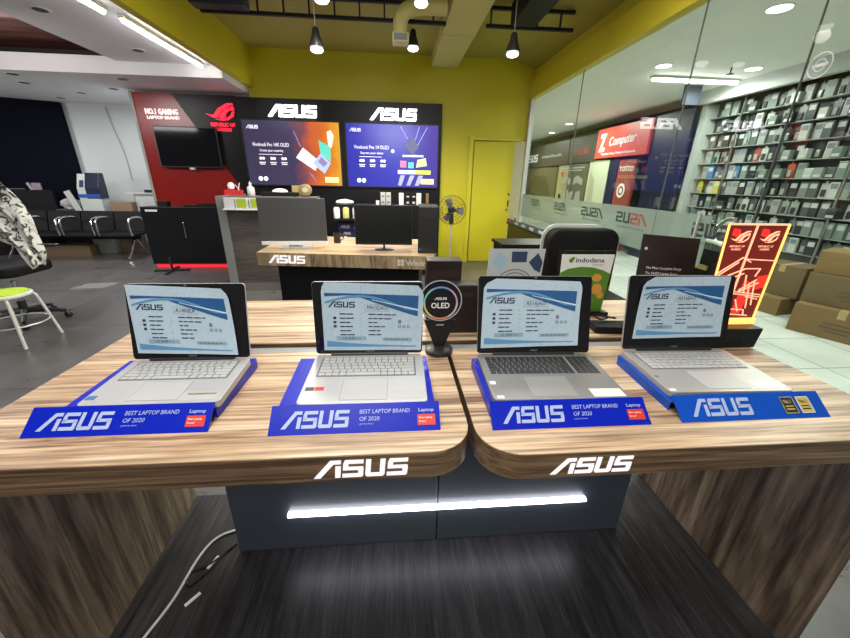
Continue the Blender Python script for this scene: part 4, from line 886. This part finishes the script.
tt = thing('tube_light', 'lit tube light at the left edge of the far left ceiling', 'light', (-5.75, 5.95, 2.60))
MB().box(-.35, .35, -.025, .025, -.025, 0).build('fitting', M_whitetube, tt); MB().tube([(-.33, 0, -.036), (.33, 0, -.036)], .013, 8).build('tube', M_tube, tt)

# ================================================================== LEFT WAITING AREA
bm_ = thing('waiting_bench', 'row of black waiting seats with chrome arm loops in front of the kiosk', 'bench', (-5.9, 6.95, 0))
xs_ = [-6.48, -5.92, -5.36, -4.80]
st0 = MB().zprism(rrect(-.27, .27, -.25, .20, .04, 4), .40, .44).build('seat', M_black_m, bm_, bevel=.008)
bk0 = MB().xprism([(.18, .44), (.23, .44), (.31, .78), (.27, .79)], -.27, .27).build('backrest', M_black_m, bm_, bevel=.01)
for i, x in enumerate(xs_):
    for q in (st0, bk0):
        c = q if i == 0 else q.copy()
        if i: COL.objects.link(c); c.parent = bm_
        c.location = (x + 5.9, 0, 0)
MB().box(-.85, 1.35, -.03, .03, .33, .395).build('beam', M_black_m, bm_, bevel=.004)
arm = [(-.0, -.2, .44), (0, -.22, .60), (0, -.14, .64), (0, .12, .66), (0, .24, .62), (0, .24, .46)]
for i, x in enumerate([xx + .28 for xx in xs_]):
    for dx in ((-.035, .035) if i < 3 else (0,)):
        MB().tube(bez([(x + 5.9 + dx, -.24, .42), (x + 5.9 + dx, -.26, .60), (x + 5.9 + dx, -.2, .70), (x + 5.9 + dx, .05, .70), (x + 5.9 + dx, .16, .62)], 5), .016, 8).build('armrest', M_chrome, bm_, smooth=True)
for x in (-.7, 1.25):
    MB().tube(bez([(x, -.28, .02), (x, -.15, .16), (x, 0, .34), (x, .15, .16), (x, .28, .02)], 5), .02, 8).build('leg', M_chrome, bm_, smooth=True)
# kiosk
kk = thing('service_kiosk', 'white and blue service kiosk standing against the grey wall', 'kiosk', (-5.50, 7.42, 0), .12); kk.scale = (.85, .85, .97)
MB().xprism([(-.14, 0), (.14, 0), (.14, 1.45), (.0, 1.45), (-.14, 1.2)], -.17, .22).build('kiosk_body', mat('kiosk_white', (.50, .55, .50), .4), kk, bevel=.01)
MB().xprism([(-.145, 1.02), (.145, 1.02), (.145, 1.47), (-.005, 1.47), (-.145, 1.215)], -.02, .235).build('blue_hood', mat('kiosk_blue', (.006, .012, .035), .4), kk, bevel=.008)
MB().box(-.175, .23, -.148, -.14, 1.04, 1.10).build('blue_stripe', mat('stripe_blue', (.02, .08, .35), .4), kk)
put('kiosk_screen', g_rects([(-.12, .02, -.04, .16)]), M_ink, kk, (0, -.142, 1.20), XX, Vector((0, .5, .87)), off=.004)
lp = thing('leaning_board', 'narrow pale board leaning beside the kiosk', 'board', (-5.45, 7.31, .0), rot=(0, -.33, 0))
MB().box(-.05, .05, -.012, .012, .02, 1.18).build('board_panel', mat('pale_board', (.52, .54, .48), .5), lp, bevel=.003)
pk = thing('wrapped_parcel', 'crumpled plastic-wrapped parcel on the waiting bench back', 'parcel', (-5.78, 7.55, 0))
def blob(r, sc, n=3, amp=.12, seed=1):
    bm = bmesh.new(); bmesh.ops.create_icosphere(bm, subdivisions=n, radius=r); rn = random.Random(seed)
    mb = MB(); bm.verts.index_update()
    for v in bm.verts: v.co = Vector((v.co.x * sc[0], v.co.y * sc[1], v.co.z * sc[2])) * (1 + rn.uniform(-amp, amp))
    mb.add([v.co[:] for v in bm.verts], [[v.index for v in f.verts] for f in bm.faces]); bm.free(); return mb
pk.location = (-5.93, 7.46, .0)
MB().box(-.2, .2, -.12, .12, 0, .80).build('parcel_core', mat('dark_grey_box', (.06, .065, .06), .6), pk, bevel=.01)
o = blob(.12, (1.5, .8, .8), 3, .15).build('plastic_wrap', mat('clear_plastic_wrap', (.5, .5, .5), .15), pk); o.location = (0, -.0, .88)
carton('waiting_counter', 'long black counter along the dark left partition', 'counter', -7.3, -6.2, 7.25, 7.41, 0, 1.12, M_black_m, rz=.41)
for x, l, m in ((-6.75, 'steel stand lying on the black counter at far left', M_steel),):
    p = thing('desk_phone', 'small pink and white device standing on the black counter at far left', 'device', (-6.42, 7.46, 1.12), .41)
    MB().box(-.06, .06, -.03, .03, 0, .12).build('device_body', mat('pinkish_plastic', (.32, .26, .30), .4), p, bevel=.01)
    MB().box(-.09, -.05, -.02, .02, 0, .15, Matrix.Rotation(-.3, 4, 'Y')).build('device_stem', mat('pale_pink_plastic', (.45, .38, .42), .4), p, bevel=.005)
tag(MB().tube([(-7.15, 7.17, 1.135), (-6.58, 7.40, 1.135)], .012, 8).build('metal_rod', M_steel, smooth=True), 'thin steel rod lying on the black counter at far left', 'rod')
carton('plywood_crate', 'low brown board crate behind the right end of the waiting bench', 'crate', -5.22, -4.84, 7.38, 7.62, 0, .93, mat('plywood', (.24, .16, .10), .6))
carton('brown_carton', 'flat brown carton on the floor beneath the waiting seats', 'box', -6.35, -5.5, 7.0, 7.2, 0, .2, M_card2)
mp_ = thing('mesh_screen', 'white metal mesh rack with small items on top beside the red wall', 'rack', (-4.58, 7.45, 0), 0)
ms = MB()
for k in range(22): ms.box(-.20 + k * .019, -.195 + k * .019, -.005, .005, .2, 1.05)
for k in range(34): ms.box(-.2, .21, -.005, .005, .2 + k * .0255, .205 + k * .0255)
ms.build('mesh_panel', M_whitetube, mp_)
MB().box(-.215, .225, -.012, .012, 1.05, 1.08).box(-.215, -.2, -.012, .012, 0, 1.05).box(.21, .225, -.012, .012, 0, 1.05).box(-.215, .225, -.012, .012, .17, .2).build('rack_frame', M_steel, mp_)
MB().box(-.35, .25, -.012, .16, 1.08, 1.10).build('rack_shelf', M_alu, mp_)
carton('stapler_box', 'small black item on top of the white mesh rack', 'box', -4.62, -4.45, 7.48, 7.54, 1.10, 1.15, M_black_m)
# hanging wall cable
tag(MB().tube(bez([(-5.25, 7.985, 2.55), (-5.2, 7.985, 2.2), (-5.12, 7.985, 1.8), (-5.10, 7.985, 1.3)]), .008, 6).build('wall_cable', mat('pale_grey_cable', (.3, .32, .31), .5), smooth=True), 'thin grey cable hanging down the grey wall', 'cable')
# office chair with jacket
oc = thing('office_chair', 'black swivel office chair cut by the left edge', 'chair', (-3.74, 3.74, 0), PI / 2)
MB().lathe([(.02, .10), (.025, .42)], 12).build('gas_lift', M_chrome, oc, smooth=True); MB().lathe([(.035, .08), (.035, .22)], 12).build('lift_sleeve', M_blackp, oc, smooth=True)
for k in range(5):
    a = k * 2 * PI / 5 + .05; c_, s_ = math.cos(a), math.sin(a)
    lg = MB().tube([(0, 0, .12), (.15 * c_, .15 * s_, .105), (.31 * c_, .31 * s_, .075)], [.028, .024, .018], 8).build('base_leg', M_blackp, oc, smooth=True)
    MB().lathe([(.026, -.02), (.03, -.01), (.03, .01), (.026, .02)], 12, Matrix.Translation((.32 * c_, .32 * s_, .03)) @ Matrix.Rotation(a + 1, 4, 'Z') @ Matrix.Rotation(PI / 2, 4, 'Y')).build('caster', M_blackp, lg, smooth=True)
MB().zprism(rrect(-.26, .26, -.25, .25, .12, 6), .50, .60).build('seat', M_black_m, oc, bevel=.03, seg=4, smooth=True)
MB().tube(bez([(0, .24, .50), (0, .33, .52), (0, .34, .68)]), .02, 8).build('back_support', M_blackp, oc, smooth=True)
bk = MB(); nn = 12
for (y_, s_) in ((.30, 1), (.35, 1)): pass
bk.yprism(rrect(-.24, .24, .60, 1.10, .12, 6), .29, .35).build('backrest', M_black_m, oc, bevel=.02, seg=3, smooth=True)
for k in (-1, 1):
    MB().tube(bez([(k * .24, .05, .50), (k * .32, .05, .50), (k * .33, .05, .70)]), .015, 8).build('arm_post', M_blackp, oc, smooth=True)
    MB().box(k * .33 - .03, k * .33 + .03, -.24, .16, .70, .73).build('armrest', M_blackp, oc, bevel=.01)
# jacket / wrap draped over the chair arm
def camo(name):
    m = bpy.data.materials.new(name); m.use_nodes = True; nt = m.node_tree; b = nt.nodes['Principled BSDF']; b.inputs['Roughness'].default_value = .45
    tc = nt.nodes.new('ShaderNodeTexCoord'); no = nt.nodes.new('ShaderNodeTexNoise'); no.inputs['Scale'].default_value = 16; no.inputs['Detail'].default_value = 5; no.inputs['Distortion'].default_value = 1.5
    cr = nt.nodes.new('ShaderNodeValToRGB'); cr.color_ramp.interpolation = 'CONSTANT'; e = cr.color_ramp.elements; e[0].color = (.03, .03, .03, 1); e[1].position = .45; e[1].color = (.55, .55, .50, 1)
    x = e.new(.52); x.color = (.72, .72, .68, 1)
    nt.links.new(tc.outputs['Object'], no.inputs['Vector']); nt.links.new(no.outputs['Fac'], cr.inputs[0]); nt.links.new(cr.outputs[0], b.inputs['Base Color']); return m
jk = MB(); nu, nv = 14, 26; vs = []
up_ = bez([(-3.46, 3.30, 1.30), (-3.20, 3.28, 1.40), (-3.03, 3.27, 1.27), (-2.955, 3.26, 1.10), (-2.93, 3.25, .93), (-2.90, 3.25, .80), (-2.93, 3.25, .70)], 5)
lo_ = bez([(-3.50, 3.24, 1.05), (-3.34, 3.22, 1.05), (-3.24, 3.20, .97), (-3.15, 3.20, .90), (-3.07, 3.20, .84), (-3.02, 3.20, .76), (-2.985, 3.20, .68)], 5)
prof = up_
for off in (0, .012):
    for i, (p, q_) in enumerate(zip(up_, lo_)):
        tt_ = i / (len(up_) - 1)
        for j in range(nu + 1):
            s_ = j / nu; c0 = p.lerp(q_, s_); fold = .022 * math.sin(14 * s_ + 5 * tt_) + .012 * math.sin(25 * s_ - 7 * tt_) - .05 * math.sin(PI * s_)
            vs.append((c0.x, c0.y + fold + off, c0.z + .01 * math.sin(12 * tt_ + 6 * s_)))
n1_ = len(prof); N = n1_ * (nu + 1); fs = []
for i in range(n1_ - 1):
    for j in range(nu):
        a = i * (nu + 1) + j; fs += [(a, a + 1, a + nu + 2, a + nu + 1), (a + N, a + nu + 1 + N, a + nu + 2 + N, a + 1 + N)]
rim = list(range(nu + 1)) + [i * (nu + 1) + nu for i in range(1, n1_)] + [(n1_ - 1) * (nu + 1) + j for j in range(nu - 1, -1, -1)] + [i * (nu + 1) for i in range(n1_ - 2, 0, -1)]
fs += [(rim[i], rim[i] + N, rim[(i + 1) % len(rim)] + N, rim[(i + 1) % len(rim)]) for i in range(len(rim))]
tag(jk.add(vs, fs).build('jacket', camo('black_white_camouflage_fabric'), smooth=True), 'black and white patterned jacket draped over the office chair', 'jacket')
# green stool
gs = thing('stool', 'white tube stool with a lime green seat at the left edge', 'stool', (-3.33, 3.22, 0), .25)
MB().lathe([(.16, .425), (.175, .43), (.175, .445), (.16, .452), (.0, .452)], 28).build('seat_rim', M_whitetube, gs, smooth=True)
MB().lathe([(.155, .452), (.15, .462), (.0, .466)], 28).build('seat_pad', M_green, gs, smooth=True)
for k in range(4):
    a = PI / 4 + k * PI / 2 - .25; c_, s_ = math.cos(a), math.sin(a)
    MB().tube(bez([(.10 * c_, .10 * s_, .425), (.165 * c_, .165 * s_, .415), (.19 * c_, .19 * s_, .36), (.255 * c_, .255 * s_, .005)], 5), .012, 8).build('leg', M_whitetube, gs, smooth=True)
MB().tube([(.222 * math.cos(2 * PI * k / 24), .222 * math.sin(2 * PI * k / 24), .19) for k in range(24)], .007, 6, closed=True).build('foot_ring', M_alu, gs, smooth=True)
tag(MB().zprism([(-4.25, 4.90), (-3.85, 4.93), (-3.82, 5.20), (-4.22, 5.17)], .0005, .003).build('floor_marker', mat('pale_floor_sticker', (.22, .22, .215), .5)), 'pale square sticker on the dark floor at left', 'floor sticker')

# ================================================================== RIGHT SIDE INSIDE
bn = thing('display_counter', 'black counter with a printed ASUS strip running along the glass front', 'counter', (2.05, 5.1, 0))
MB().box(-.10, .14, -1.3, 1.15, 0, .74).build('counter_body', M_black, bn, bevel=.004)
MB().box(-.12, .16, -1.35, 1.2, .74, .76).build('counter_top', M_black_m, bn)
st_ = MB().box(-.125, -.121, -1.3, 1.15, .76, .83).build('printed_strip', M_ink, bn)
for i in range(7):
    put('strip_logo', g_xf(ASUS, .035, .035, 0, 0), M_whitep if i != 0 else M_redp, st_, (-.126, 1.08 - i * .34, .78), Vector((0, -1, 0)), ZZ)
sf = thing('sofa', 'black rounded sofa back with a pale rim right of the picture card', 'sofa', (1.86, 3.45, 0))
MB().xprism(rrect(0, 1, 0, 1, .1), 0, 0.001) if False else None
MB().yprism(rrect(-.36, .36, .12, 1.00, .12, 6, (0, 0, 1, 1)), -.02, .14).build('backrest', mat('black_leather', (.007, .006, .006), .6, spec=.15), sf, bevel=.03, seg=3, smooth=True)
MB().box(-.31, .30, -.45, -.02, .14, .42).build('seat', MATS['black_leather'], sf, bevel=.04, seg=3)
MB().yprism(rrect(-.375, .30, .45, 1.03, .14, 6, (0, 0, 1, 1)), .142, .17).build('pale_shell', mat('pale_shell_plastic', (.42, .44, .40), .4), sf, bevel=.01, smooth=True)
for x in (-.26, .26):
    for y in (-.4, .08): MB().box(x - .02, x + .02, y - .02, y + .02, 0, .14).build('leg', M_chrome, sf)
lb = thing('low_cabinet', 'low black cabinet with white gadgets in front of the yellow door', 'cabinet', (1.44, 4.0, 0))
MB().box(-.28, .34, -.2, .2, 0, .76).build('cabinet_body', M_black_m, lb, bevel=.004)
MB().box(-.30, .36, -.22, .22, .76, .79).build('cabinet_top', M_black, lb)
for i, (dx, l) in enumerate(((0, 'left'), (.07, 'right'))):
    p = thing('folded_stand', 'tall folded metal stand leaning in the doorway, %s one' % l, 'stand', (2.02 + dx, 6.35 + .04 * i, 0), rot=(0, .03, 0))
    MB().tube([(0, 0, 0), (0, 0, .86 - .04 * i)], .012, 8).build('pole', M_blackp if i else M_steel, p); MB().tube([(.025, 0, 0), (.025, 0, .78)], .007, 6).build('leg', M_steel, p)
# ================================================================== GLASS DECALS (mirrored lettering on the frosted band)
M_dec = mat('grey_vinyl', (.035, .05, .045), .5); M_decr = mat('faded_red_vinyl', (.28, .07, .06), .5)
for i, (y, l) in enumerate(((6.05, 'farthest, beside the aluminium frame'), (5.15, 'second from the far end'), (4.35, 'third from the far end'), (3.62, 'with a faded red end'), (2.62, 'nearest, behind the dark board'))):
    s = .50 / 5 * (.8 if i < 2 else 1)
    # mirrored: letters run towards the camera reversed (meant to be read from outside)
    o = put('window_lettering', g_xf(ASUS, s, .10, 0, 0), M_dec, None, (GX - .0085, y - s * 5, 1.06), Vector((0, 1, 0)), ZZ)
    tag(o, 'mirrored ASUS lettering on the frosted band, %s' % l, 'lettering', 'mirrored lettering on the frosted band')
    g = g_text('IN SEARCH OF INCREDIBLE', .0)
    put('small_lettering', g_xf(g, .42 / g_w(g), .018, 0, 0), M_dec, o, (GX - .0085, y - .46, 1.015), Vector((0, 1, 0)), ZZ)
    if i == 3: put('red_letters', g_xf((ASUS[0], ASUS[1][:0] + ASUS[1][:8]), s, .10, 0, 0), M_decr, o, (GX - .0087, y - s * 5, 1.06), Vector((0, 1, 0)), ZZ)
o = put('round_decal', g_join(ring(.055, .06, 28), ring(.025, .03, 20), g_rects([(-.04, -.008, .04, .008)])), M_whitep, None, (GX - .006, 2.08, 2.02), Vector((0, -1, 0)), ZZ); tag(o, 'round white decal high on the glass at the right', 'decal')
# ================================================================== CORRIDOR SHOPS
for (x, y, l) in ((3.25, 3.52, 'nearest, at the top edge'), (4.6, 5.1, 'beside the long tube, right'), (3.42, 5.15, 'beside the long tube, left'), (4.5, 10.1, 'far along the corridor, nearer'), (4.8, 11.9, 'far along the corridor, farther')):
    t = thing('downlight', 'lit round ceiling light in the corridor, %s' % l, 'light', (min(x, 4.85), y, 2.82), 0, 'round lights in the corridor ceiling')
    MB().lathe([(.10, -.006), (.10, 0)], 20).build('trim_ring', M_whitetube, t); MB().lathe([(.085, -.010), (.085, -.006)], 20).build('lens', mat('downlight_lens', (1, 1, 1), .4, emit=5), t)
t = thing('tube_light', 'long lit tube light across the corridor ceiling', 'light', (3.58, 5.6, 2.82))
MB().box(0, 1.3, -.04, .04, -.03, 0).build('fitting', M_whitetube, t); MB().tube([(.02, 0, -.045), (1.28, 0, -.045)], .022, 10).build('tube', M_tube, t)
tag(MB().lathe([(.008, -.07), (.008, 0)], 8, Matrix.Translation((4.3, 5.1, 2.82))).lathe([(.04, -.075), (.04, -.07)], 12, Matrix.Translation((4.3, 5.1, 2.82))).build('sprinkler', M_blackp), 'small sprinkler head in the corridor ceiling', 'sprinkler')
tag(MB().box(4.40, 4.66, 5.98, 6.02, 2.56, 2.82).build('hanging_sign', mat('dark_blue_sign', (.01, .022, .045), .5)), 'dark blue sign hanging from the corridor ceiling', 'sign')
def flat_sign(name, label, y0, y1, z0, z1, m, X=5.0, cat='sign'):
    t = thing(name, label, cat, (X, y1, z0))
    MB().box(-.02, .04, y0 - y1, 0, 0, z1 - z0).build('sign_panel', m, t, bevel=.004)
    return t
UY = Vector((0, -1, 0))
zc = flat_sign('shop_sign', 'red shop sign reading Z Computer across the corridor', 7.40, 9.35, 1.97, 2.60, mat('shop_red', (.50, .05, .035), .4, emit=.25, ecol=(.75, .09, .06)), 4.95)
g = g_text('Z', .05); put('sign_initial', g_xf(g, .26 / g_w(g), .36, .18, .16), M_whitep, zc, (-.021, 0, 0), UY, ZZ, depth=.006)
g = g_text('Computer', .01); put('sign_name', g_xf(g, .98 / g_w(g), .19, .55, .24, rot=.03, shear=.15), M_whitep, zc, (-.021, 0, 0), UY, ZZ, depth=.006)
g = g_text('Notebook, Printer, Projector & Accessories', .01); put('sign_small_print', g_xf(g, 1.3 / g_w(g), .055, .3, .06), M_whitep, zc, (-.021, 0, 0), UY, ZZ, depth=.003)
ox = flat_sign('shop_sign', 'dark shop sign with faded red letters left of the red sign', 9.4, 10.9, 1.92, 2.56, mat('charcoal_sign', (.035, .033, .03), .5), 5.0)
g = g_text('oxxki', .02); put('sign_name', g_xf(g, .8 / g_w(g), .2, .3, .2), mat('faded_red_letter', (.4, .05, .03), .4, emit=.1), ox, (-.021, 0, 0), UY, ZZ, depth=.006)
asn = flat_sign('shop_sign', 'dark grey shop sign with white ASUS letters at the far end of the glass', 10.95, 15.5, 1.90, 2.56, MATS['charcoal_sign'], 5.0)
put('sign_logo', g_xf(ASUS, .24, .24, 1.0, .16), M_whitep, asn, (-.021, 0, 0), UY, ZZ, depth=.01)
g = g_text('In Search of Incredible', .0); put('sign_slogan', g_xf(g, 1.5 / g_w(g), .10, 2.6, .25), M_alu, asn, (-.021, 0, 0), UY, ZZ, depth=.004)
# shop fronts under the signs
flat_sign('navy_shop_panel', 'tall navy pillar panel between the red sign and the accessory shop', 6.42, 7.36, 0, 2.62, mat('navy_panel', (.010, .013, .035), .35), 5.0, 'panel')
fr = [('poster_panel', 'yellow poster strip at the far end under the ASUS shop sign', 14.6, 15.2, 1.0, 1.85, (.5, .42, .03)), ('poster_panel', 'brown dim shop window under the ASUS shop sign', 11.6, 14.4, .7, 1.85, (.10, .09, .055)),
      ('poster_panel', 'pale yellow poster with red print left of the black and white poster', 10.85, 11.5, .8, 1.88, (.42, .38, .20)), ('poster_panel', 'black and white product poster under the faded red sign', 9.75, 10.8, .8, 1.88, (.10, .11, .085)),
      ('poster_panel', 'bright pale shop window under the red shop sign', 8.75, 9.65, .8, 1.93, (.50, .54, .40)), ('poster_panel', 'red round-lamp poster under the red shop sign', 7.75, 8.35, .85, 1.9, (.30, .06, .035)), ('poster_panel', 'dark navy strip between the pale window and red poster', 8.38, 8.72, .8, 1.93, (.012, .014, .04))]
for n_, l, y0, y1, z0, z1, c_ in fr:
    t = flat_sign(n_, l, y0, y1, 0, z1, mat('poster_' + l.replace(' ', '_')[:20], c_, .4), 5.02, 'shop panel')
    PZ = z0
    if 'black and white' in l: put('poster_print', g_join(g_rects([(.1, .98, .9, 1.02), (.1, .92, .8, .95)]), g_poly([(.35, .55), (.6, .62), (.9, .55), (.9, .7), (.6, .8), (.4, .75)], [(.15, .1), (.4, .1), (.45, .4), (.2, .35)], [(.55, .1), (.9, .12), (.85, .42), (.6, .38)])), M_alu, t, (-.022, 0, PZ), UY, ZZ)
    if 'round-lamp' in l: put('poster_print', g_join(ring(.10, .15, 20), g_poly(circ(0, 0, .06)),), M_whitep, t, (-.022, -.25, PZ + .42), UY, ZZ); put('poster_title', g_xf(g_text('TOTTO', .02), .11, .1, .05, .82), M_whitep, t, (-.022, 0, PZ), UY, ZZ)
    if 'red print' in l: put('poster_print', g_poly(circ(.3, .2, .10), circ(.3, .85, .08)), M_redp, t, (-.022, 0, PZ), UY, ZZ)
    if 'brown dim' in l: put('poster_print', g_poly([(.2, .2), (.9, .9), (2.0, .9), (2.5, .3)]), mat('dark_olive_print', (.05, .045, .03), .5), t, (-.022, 0, PZ), UY, ZZ)  # darker olive shape laid on the brown panel
    if 'bright pale' in l: put('poster_print', g_poly([(.1, .1), (.4, .1), (.35, .7), (.1, .9)]), mat('pale_olive', (.36, .38, .27), .5), t, (-.022, 0, PZ), UY, ZZ)
carton('shop_counter', 'long white counter beneath the shop posters across the corridor', 'counter', 4.5, 4.9, 7.6, 14.0, 0, .78, mat('white_counter', (.5, .53, .47), .4))
# accessory shop wall: frame, shelves, products
aws = thing('shop_shelving', 'tall dark slatted display wall of the accessory shop across the corridor', 'shelving', (5.25, 4.2, 0))
MB().box(.0, .04, -4.0, 2.05, 0, 2.63).build('back_panel', mat('grey_green_pegboard', (.055, .068, .06), .5), aws)
NR = 9; ZR = [.62 + .225 * r for r in range(NR)]
for z in ZR: MB().box(-.12, 0, -4.0, 2.05, z - .008, z).build('shelf', mat('dull_shelf_metal', (.26, .29, .27), .45), aws)
for y in (-2.9, -2.0, -1.1, -.2, .7, 1.45): MB().box(-.14, -.12, y - .012, y + .012, 0, 2.63).build('upright', M_steel, aws)
MB().box(-.2, .0, 2.05, 2.17, 0, 2.63).build('end_pillar', mat('pale_pillar', (.40, .43, .40), .4), aws)
PC = [('pale grey', (.26, .29, .26)), ('white', (.44, .46, .43)), ('black', (.03, .035, .035)), ('dark grey', (.09, .10, .10)), ('green-grey', (.16, .21, .18)), ('red', (.36, .08, .05)), ('yellow', (.46, .44, .06)), ('blue', (.06, .17, .33))]
WT = [7, 6, 6, 6, 6, .8, .6, .8]
RN = ['lowest', 'second lowest', 'third lowest', 'fourth lowest', 'middle', 'fourth highest', 'third highest', 'second highest', 'top']
protos = {}
rn = random.Random(3); cnt = 0
def product_proto(ci, kind):
    m = mat('package_' + PC[ci][0].replace(' ', '_').replace('-', '_'), PC[ci][1], .35)
    t = thing('accessory_package', 'x', 'package')
    if kind == 0: MB().box(-.03, 0, -.052, .052, 0, .185).build('package_body', m, t, bevel=.003); MB().box(-.0315, -.030, -.038, .038, .11, .165).build('package_label', mat('dim_white_label', (.45, .47, .45), .4) if ci not in (0, 1) else M_inkr, t)
    elif kind == 1: MB().xprism([(-.048, 0), (.048, 0), (.048, .17), (.014, .17), (.014, .195), (-.014, .195), (-.014, .17), (-.048, .17)], -.012, 0).build('package_body', m, t); MB().box(-.028, -.012, -.024, .024, .02, .10).build('package_blister', M_keyb if ci in (0, 1) else mat('blister_grey', (.3, .32, .3), .2), t, bevel=.006)
    else: MB().box(-.07, 0, -.052, .052, 0, .12).build('package_body', m, t, bevel=.003); MB().box(-.0715, -.07, -.04, .04, .015, .045).build('package_label', MATS.get('dim_white_label') or M_alu, t)
    return t
used = {}
for r in range(NR):
    y = .35 + rn.uniform(0, .05) + 4.2 - 4.0 + 1.75
    while y < 6.15:
        ci = rn.choices(range(len(PC)), WT)[0]; kind = rn.choice((0, 0, 1, 1, 2)); key = (ci, kind)
        if key not in protos: protos[key] = product_proto(ci, kind); o = protos[key]
        else: o = copy_tree(protos[key])
        o.location = (5.13 + rn.uniform(.03, .09), y, ZR[r]); o.rotation_euler = (0, 0, rn.uniform(-.05, .05))
        nm = PC[ci][0]; an = 'an' if nm[0] in 'aeiou' else 'a'
        kd = ('boxed', 'hanging blister-pack', 'low boxed')[kind]
        o['label'] = '%s %s accessory on the %s shelf of the accessory shop wall' % (nm, kd, RN[r]); o['group'] = '%s %s accessories on the %s shelf' % (nm, kd, RN[r])
        y += rn.uniform(.112, .124); cnt += 1
print('products', cnt)
# cardboard boxes outside
def bigbox(label, x, y, z, rz, sx, sy, sz, m, mark=None):
    t = thing('cardboard_box', label, 'box', (x, y, z), rz, 'cardboard boxes piled outside the glass')
    MB().box(-sx / 2, sx / 2, -sy / 2, sy / 2, 0, sz).build('box_body', m, t, bevel=.004)
    MB().box(-sx / 2 - .001, sx / 2 + .001, -.03, .03, sz - .08, sz + .001).build('tape', M_tape, t)
    if mark:
        put('box_print', g_rects([(-.12, sz * .35, .12, sz * .42), (-.10, sz * .5, .10, sz * .55), (-.08, sz * .24, .09, sz * .29)]), mat('box_ink', (.10, .07, .05), .6), t, (-sx / 2 - .001, 0, 0), UY, ZZ)
        put('box_sticker', g_rects([(.15, sz * .6, .24, sz * .8)]), M_pbar, t, (-sx / 2 - .001, 0, 0), UY, ZZ)
    return t
bigbox('brown carton with a blue sticker at the front foot of the pile', 4.50, 3.02, 0, .45, .42, .70, .30, M_card, True)
bigbox('brown carton in the middle row of the pile, on the front carton', 4.62, 3.05, .302, .38, .46, .74, .30, M_card2, True)
bigbox('brown carton near the top of the pile', 4.66, 3.10, .604, .5, .44, .72, .22, M_card)
bigbox('pale brown carton topmost of the pile', 4.68, 2.95, .826, .3, .40, .50, .16, mat('pale_cardboard', (.30, .22, .11), .8))
bigbox('open brown carton lying left of the pile', 4.62, 3.90, 0, .2, .45, .48, .20, M_card)
bigbox('square carton on the left side of the pile behind the red sign', 4.75, 3.88, .202, .25, .40, .45, .36, M_card2)
# white chair outside with chrome hoop
wc = thing('folding_chair', 'white and black chair with a wooden slat just beyond the glass', 'chair', (2.82, 2.96, 0), PI / 2)
MB().tube(bez([(-.30, 0, 0), (-.30, 0, .72), (-.22, 0, .90), (.22, 0, .96), (.29, 0, .80), (.30, 0, 0)], 5), .022, 8).build('back_frame', M_whitetube, wc, smooth=True)
MB().yprism(rrect(-.26, .26, .62, .88, .06, 4), -.008, .008).build('backrest', M_black_m, wc)
MB().box(-.19, .19, -.36, .02, .44, .47).build('seat', M_whitetube, wc, bevel=.01)
MB().box(.02, .24, .010, .03, .70, .74).build('slat', mat('honey_wood', (.5, .32, .12), .5), wc)
for x in (-.18, .18): MB().tube([(x, -.34, .44), (x, -.38, 0)], .012, 8).build('leg', M_whitetube, wc)
hp = thing('chrome_hoop_stand', 'chrome hoop of a stacked chair seen through the glass above the red sign', 'chair', (3.48, 3.62, 0), .1)
MB().tube(bez([(-.15, 0, 0), (-.14, 0, .85), (-.07, 0, 1.06), (.07, 0, 1.06), (.14, 0, .85), (.15, 0, 0)], 6), .02, 8).build('hoop_frame', M_chrome, hp, smooth=True)
MB().box(-.16, .16, -.34, .01, .43, .46).build('seat', M_black_m, hp, bevel=.01)
for x in (-.14, .14): MB().tube([(x, -.32, .43), (x, -.34, 0)], .012, 8).build('leg', M_chrome, hp)
